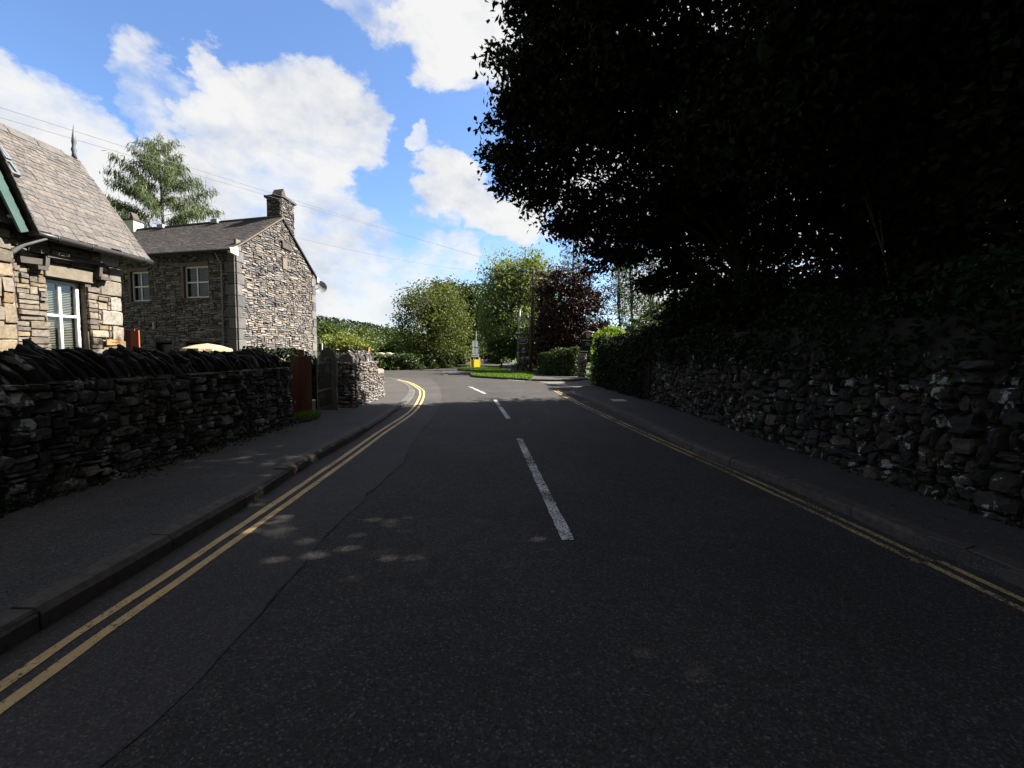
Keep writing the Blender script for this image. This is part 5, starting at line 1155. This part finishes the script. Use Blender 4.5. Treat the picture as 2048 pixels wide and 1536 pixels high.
# ================================================================== trees
# great dark trees over the right wall
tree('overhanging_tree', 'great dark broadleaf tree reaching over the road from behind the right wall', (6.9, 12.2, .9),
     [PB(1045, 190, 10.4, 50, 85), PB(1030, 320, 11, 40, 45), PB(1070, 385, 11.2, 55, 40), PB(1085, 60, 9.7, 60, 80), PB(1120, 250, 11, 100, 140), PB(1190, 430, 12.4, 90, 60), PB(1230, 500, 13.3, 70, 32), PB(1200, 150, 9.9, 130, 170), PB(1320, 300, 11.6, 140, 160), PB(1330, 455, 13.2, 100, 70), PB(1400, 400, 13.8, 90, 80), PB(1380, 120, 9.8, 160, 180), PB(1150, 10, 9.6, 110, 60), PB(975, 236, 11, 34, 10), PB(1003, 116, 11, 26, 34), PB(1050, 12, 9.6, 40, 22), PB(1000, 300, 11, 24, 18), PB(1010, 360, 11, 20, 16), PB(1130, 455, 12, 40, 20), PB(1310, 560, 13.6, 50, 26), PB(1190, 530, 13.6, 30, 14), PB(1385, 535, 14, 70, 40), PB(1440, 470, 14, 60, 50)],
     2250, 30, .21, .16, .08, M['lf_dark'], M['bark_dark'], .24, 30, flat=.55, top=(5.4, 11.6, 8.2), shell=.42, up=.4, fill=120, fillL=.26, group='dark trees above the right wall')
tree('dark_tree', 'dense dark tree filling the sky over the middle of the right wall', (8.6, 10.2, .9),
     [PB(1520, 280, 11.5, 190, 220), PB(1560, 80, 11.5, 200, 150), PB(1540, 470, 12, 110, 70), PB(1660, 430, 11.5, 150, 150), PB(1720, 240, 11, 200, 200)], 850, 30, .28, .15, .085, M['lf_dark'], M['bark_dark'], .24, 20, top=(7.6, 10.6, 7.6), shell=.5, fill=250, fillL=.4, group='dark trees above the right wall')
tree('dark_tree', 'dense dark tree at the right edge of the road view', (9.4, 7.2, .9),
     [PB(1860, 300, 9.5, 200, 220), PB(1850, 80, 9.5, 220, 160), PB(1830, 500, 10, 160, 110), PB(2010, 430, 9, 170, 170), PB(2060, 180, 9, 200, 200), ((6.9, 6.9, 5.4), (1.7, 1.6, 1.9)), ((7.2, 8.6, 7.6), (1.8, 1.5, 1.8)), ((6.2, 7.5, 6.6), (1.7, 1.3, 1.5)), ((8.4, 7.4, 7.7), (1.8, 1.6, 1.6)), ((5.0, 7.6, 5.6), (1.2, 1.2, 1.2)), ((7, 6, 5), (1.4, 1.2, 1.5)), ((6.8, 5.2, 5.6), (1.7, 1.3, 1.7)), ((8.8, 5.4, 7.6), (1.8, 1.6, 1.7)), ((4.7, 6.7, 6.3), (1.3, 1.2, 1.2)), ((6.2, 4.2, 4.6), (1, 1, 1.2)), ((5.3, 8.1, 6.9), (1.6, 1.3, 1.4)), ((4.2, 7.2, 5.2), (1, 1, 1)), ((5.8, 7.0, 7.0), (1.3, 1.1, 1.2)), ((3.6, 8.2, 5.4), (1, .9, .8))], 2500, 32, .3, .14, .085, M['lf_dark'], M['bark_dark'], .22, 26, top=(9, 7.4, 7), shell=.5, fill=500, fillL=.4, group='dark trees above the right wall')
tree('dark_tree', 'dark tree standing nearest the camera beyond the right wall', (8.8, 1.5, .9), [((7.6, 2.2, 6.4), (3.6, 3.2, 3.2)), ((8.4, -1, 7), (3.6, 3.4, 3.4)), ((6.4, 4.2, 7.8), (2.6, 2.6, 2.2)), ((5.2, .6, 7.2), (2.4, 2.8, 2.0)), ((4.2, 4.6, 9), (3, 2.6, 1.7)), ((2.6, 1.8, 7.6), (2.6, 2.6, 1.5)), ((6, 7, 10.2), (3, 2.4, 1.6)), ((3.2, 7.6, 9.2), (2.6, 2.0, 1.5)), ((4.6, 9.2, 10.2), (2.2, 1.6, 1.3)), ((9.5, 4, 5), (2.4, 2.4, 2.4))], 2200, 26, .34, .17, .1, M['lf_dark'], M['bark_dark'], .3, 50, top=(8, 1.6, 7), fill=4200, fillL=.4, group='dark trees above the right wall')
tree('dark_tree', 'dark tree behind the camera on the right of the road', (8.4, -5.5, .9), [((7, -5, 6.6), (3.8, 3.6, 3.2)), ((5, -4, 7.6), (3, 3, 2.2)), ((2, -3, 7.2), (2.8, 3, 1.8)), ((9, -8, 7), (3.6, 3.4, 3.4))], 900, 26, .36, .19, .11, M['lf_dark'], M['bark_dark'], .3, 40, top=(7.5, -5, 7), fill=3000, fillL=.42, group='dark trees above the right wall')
# undergrowth on the bank
for i, (px, py, dep, rx, ry) in enumerate(((1410, 610, 12.5, 75, 60), (1540, 600, 11.5, 90, 75), (1690, 610, 10, 100, 85), (1850, 610, 8.6, 110, 95), (2010, 610, 7.4, 120, 110))):
    b = D(px, 690, dep); tree('shrub', 'dark evergreen shrub above the retaining wall, ' + ('beside the hedge end', 'second along from the hedge', 'in the middle of the bank', 'second from the right edge', 'at the right edge of view')[i], (b[0], b[1], .9), [PB(px, py, dep, rx, ry), PB(px+rx*.5, py+25, dep-.4, rx*.7, ry*.7), PB(px-rx*.5, py+30, dep+.3, rx*.7, ry*.6)], 300, 22, .2, .13, .075, M['lf_ivy'], M['bark'], .06, 14, category='shrub', fill=500, fillL=.3, group='shrubs on the bank')
for i, (px, dep) in enumerate(((1500, 15.4), (1640, 15), (1800, 14), (1950, 13), (2080, 12))):
    b = D(px, 700, dep); tree('background_tree', 'dark tree deep behind the bank, ' + ('left of the group', 'second from left', 'in the middle', 'second from right', 'at the far right')[i], (b[0], b[1], .9), [PB(px, 560, dep, 70, 80), PB(px+30, 430, dep, 90, 100), PB(px+10, 330, dep, 90, 70), PB(px, 650, dep, 110, 50)], 170, 20, .42, .22, .13, M['lf_dark'], M['bark'], .25, 20, group='trees deep behind the bank', fill=40, fillL=.4)
# bare saplings on the bank
b0 = D(1785, 590, 9); mb = MB()
for pts in (((1785, 600), (1770, 520), (1750, 450), (1735, 385), (1720, 340)), ((1783, 590), (1765, 500), (1745, 440), (1728, 390)), ((1768, 520), (1764, 470), (1757, 420))): mb.tube([D(*q, 9) for q in pts], [.02, .017, .014, .009, .005][:len(pts)], 5)
mb.tube([D(1785, 600, 9), (D(1785, 600, 9)[0]+.1, 9, .9)], .022, 5); tag(mb.build('bare_sapling', M['bark_grey']), 'thin leafless sapling with arching stems on the dark bank', 'sapling')

# junction trees
tree('olive_tree', 'rounded olive green roadside tree turning yellow above the field hedge', (-7.3, 38.2, 0), [PB(860, 640, 38, 62, 60), PB(830, 605, 38, 36, 42), PB(905, 640, 39, 40, 55), PB(808, 655, 38, 24, 34), PB(875, 590, 39, 50, 28), PB(850, 690, 38, 62, 26), PB(920, 690, 40, 36, 30)], 760, 20, .38, .2, .12, M['lf_olive'], M['bark_grey'], .2, 70, top=(-7.3, 38.3, 4.2))
tree('oak_tree', 'dark green oak rising behind the olive roadside tree', (-6.2, 54, 0), [PB(905, 592, 54, 45, 36), PB(945, 600, 54, 34, 34), PB(900, 640, 54, 60, 50), PB(950, 650, 53, 40, 60), PB(880, 580, 54, 24, 18)], 520, 20, .55, .32, .2, M['lf_oak'], M['bark'], .35, 40, fill=500, fillL=.7)
tree('pale_tree', 'tall pale green tree in the centre with two rounded tops', (1.2, 49, 0), [PB(1008, 545, 48, 40, 42), PB(1062, 540, 48, 42, 40), PB(1035, 590, 48, 78, 55), PB(1080, 590, 48, 50, 70), PB(985, 600, 48, 28, 50), PB(1015, 650, 47, 60, 60), PB(1070, 660, 46, 60, 60), PB(985, 660, 48, 26, 46)], 1100, 22, .5, .26, .16, M['lf_pale'], M['bark_grey'], .4, 60, fill=700, fillL=.6)
tree('understorey_tree', 'dark shaded small tree beside the far stone wall', (2.4, 42, 0), [PB(1010, 690, 44, 36, 36), PB(1045, 680, 42, 40, 50), PB(1080, 690, 40, 40, 50)], 330, 22, .4, .24, .15, M['lf_oak'], M['bark'], .15, 20, fill=300, fillL=.5)
tree('copper_beech', 'dark purple copper beech beside the telegraph pole', (4.6, 32.5, 0), [PB(1140, 625, 31, 58, 50), PB(1098, 575, 31.5, 34, 34), PB(1150, 575, 31, 44, 34), PB(1190, 600, 31, 26, 30), PB(1195, 655, 31, 34, 26), PB(1130, 670, 31, 60, 50), PB(1092, 650, 32, 30, 80), PB(1095, 715, 32, 36, 30), PB(1170, 550, 31, 14, 26), PB(1122, 548, 31, 16, 20)], 900, 20, .4, .15, .095, M['lf_copper'], M['bark'], .3, 60, fill=700, fillL=.4)
conifer('larch', 'open branched larch rising behind the copper beech', D(1140, 715, 38)*np.array([1, 1, 0]), 13.4, 3.6, M['lf_larch'], M['bark'], .2, 17, 6, .25, .42, 22, .25, sw=.05)
for i, (px, dep, py) in enumerate(((1238, 36, 520), (1264, 35, 500), (1300, 34, 530))):
    b = D(px, 720, dep); tree('birch_tree', ('slender birch with airy leaves left of the thin trio', 'tallest slender birch in the thin trio', 'slender birch nearest the dark tree in the thin trio')[i], (b[0], b[1], 0), [PB(px, py, dep, 24, 40), PB(px-6, py+60, dep, 30, 45), PB(px+8, py+110, dep, 28, 40), PB(px-10, py-60, dep, 22, 50)], 190, 15, .3, .17, .11, M['lf_birch'], M['bark'], .11, 24, top=D(px+3, py-50, dep), group='birches behind the copper beech')
conifer('spreading_conifer', 'low spreading conifer with flat layered sprays behind the dark hedge', D(1283, 715, 25)*np.array([1, 1, 0]), 3.6, 2.6, M['lf_spruce'], M['bark'], .14, 9, 9, .1, .3, 60, .2, prof=.6, sw=.07, upsweep=.1)
conifer('young_spruce', 'small pointed conifer behind the spreading layered conifer', D(1312, 700, 28)*np.array([1, 1, 0]), 5.0, 1.8, M['lf_spruce'], M['bark'], .12, 13, 7, .2, .3, 40, .15, sw=.06)
# cedar behind the houses
conifer('tall_conifer', 'ragged tall conifer standing behind the slate house roof', (-20.4, 26, 0), 13.4, 6.9, M['lf_cedar'], M['bark_grey'], .2, 21, 7, .55, .38, 125, .16, gap=.22, prof=.8, sw=.036, upsweep=.4, hang=2.6, jit=.13)
# middle distance trees beyond the bend
md = [(655, 668, 52, 26, 26, 'lf_mid', 'dark green round tree beside the slate house gable end'), (690, 688, 48, 40, 16, 'lf_lime', 'yellow green bushy willow beyond the corner wall'), (718, 678, 62, 34, 18, 'lf_mid', 'mid green tree behind the yellow green willow'),
      (745, 690, 72, 26, 20, 'lf_oak', 'dark bush right of the yellow green willow'), (775, 678, 76, 34, 22, 'lf_hedge', 'broad green tree left of the olive tree'), (806, 690, 72, 26, 22, 'lf_oak', 'dark green tree just behind the olive tree trunk'), (735, 682, 80, 30, 14, 'lf_hedge', 'distant rounded tree below the hill'), (780, 680, 85, 30, 14, 'lf_mid', 'distant tree on the skyline left of the olive tree'), (685, 682, 85, 34, 16, 'lf_oak', 'distant tree between the gable and the willow'), (625, 690, 50, 20, 24, 'lf_mid', 'green bush half hidden by the slate house gable')]
for px, py, dep, rx, ry, m_, lab in md:
    b = D(px, 712, dep); k = dep/FPX
    tree('field_tree', lab, (b[0], b[1], 0), [PB(px, py, dep, rx, ry), PB(px-rx*.5, py+ry*.4, dep, rx*.6, ry*.6), PB(px+rx*.5, py+ry*.4, dep, rx*.6, ry*.6), PB(px, py+ry*.8, dep, rx*.9, ry*.5)], 230, 18, .012*dep, .0055*dep, .0035*dep, M[m_], M['bark'], .15, 14, group='trees beyond the bend', fill=200, fillL=.5)
# backdrop trees behind the junction, closing the gaps under the crowns
for px, py, dep, rx, ry, lab in ((1160, 690, 46, 60, 34, 'shaded tree filling the gap behind the copper beech'), (1240, 690, 44, 50, 30, 'shaded bush below the birches'), (930, 690, 70, 40, 24, 'shaded tree behind the oak at the lane'), (990, 690, 74, 30, 34, 'shaded tree on the right of the lane end'), (1330, 660, 32, 50, 60, 'dark bush behind the spreading conifer')):
    b = D(px, 715, dep); tree('background_tree', lab, (b[0], b[1], 0), [PB(px, py, dep, rx, ry), PB(px-rx*.4, py+8, dep, rx*.7, ry*.8), PB(px+rx*.4, py+8, dep, rx*.7, ry*.8)], 330, 20, .5, .3, .19, M['lf_oak'], M['bark'], .2, 16, group='shaded trees behind the junction', fill=300, fillL=.7)

# far hillside wood: one mass
n = 5200; az = R(1)*rng.uniform(-34, 6, n); dist = rng.uniform(150, 1000, n)**1.0; x = dist*np.sin(az); y = dist*np.cos(az); z = ground_h(x, y); sz = rng.uniform(3.5, 8, n)*(1+.5*(dist > 800)); keep = rng.random(n) < np.clip(.35+.65*(np.sin(x*.02)+np.sin(y*.017+x*.008) > -.4), 0, 1); x, y, z, sz, dist = (q[keep] for q in (x, y, z, sz, dist)); n = len(x)
per = 26; idx = np.repeat(np.arange(n), per); dd = rand_dirs(n*per); dd[:, 2] = np.abs(dd[:, 2]); Pq = np.c_[x, y, z][idx]+dd*(sz[idx]*rng.uniform(.7, 1.05, n*per))[:, None]*np.array([.75, .75, 1.0])
V, F, vc = leaf_quads(Pq, sz[idx]*.5, sz[idx]*.42, .8, .15, var=np.clip(np.repeat(rng.random(n), per)*.8+rng.normal(.1, .1, n*per), 0, 1)); tag(npmesh('hillside_wood', V, F, M['wood_far'], vcol=vc), 'distant woodland covering the hill beyond the bend', 'wood', kind='stuff')
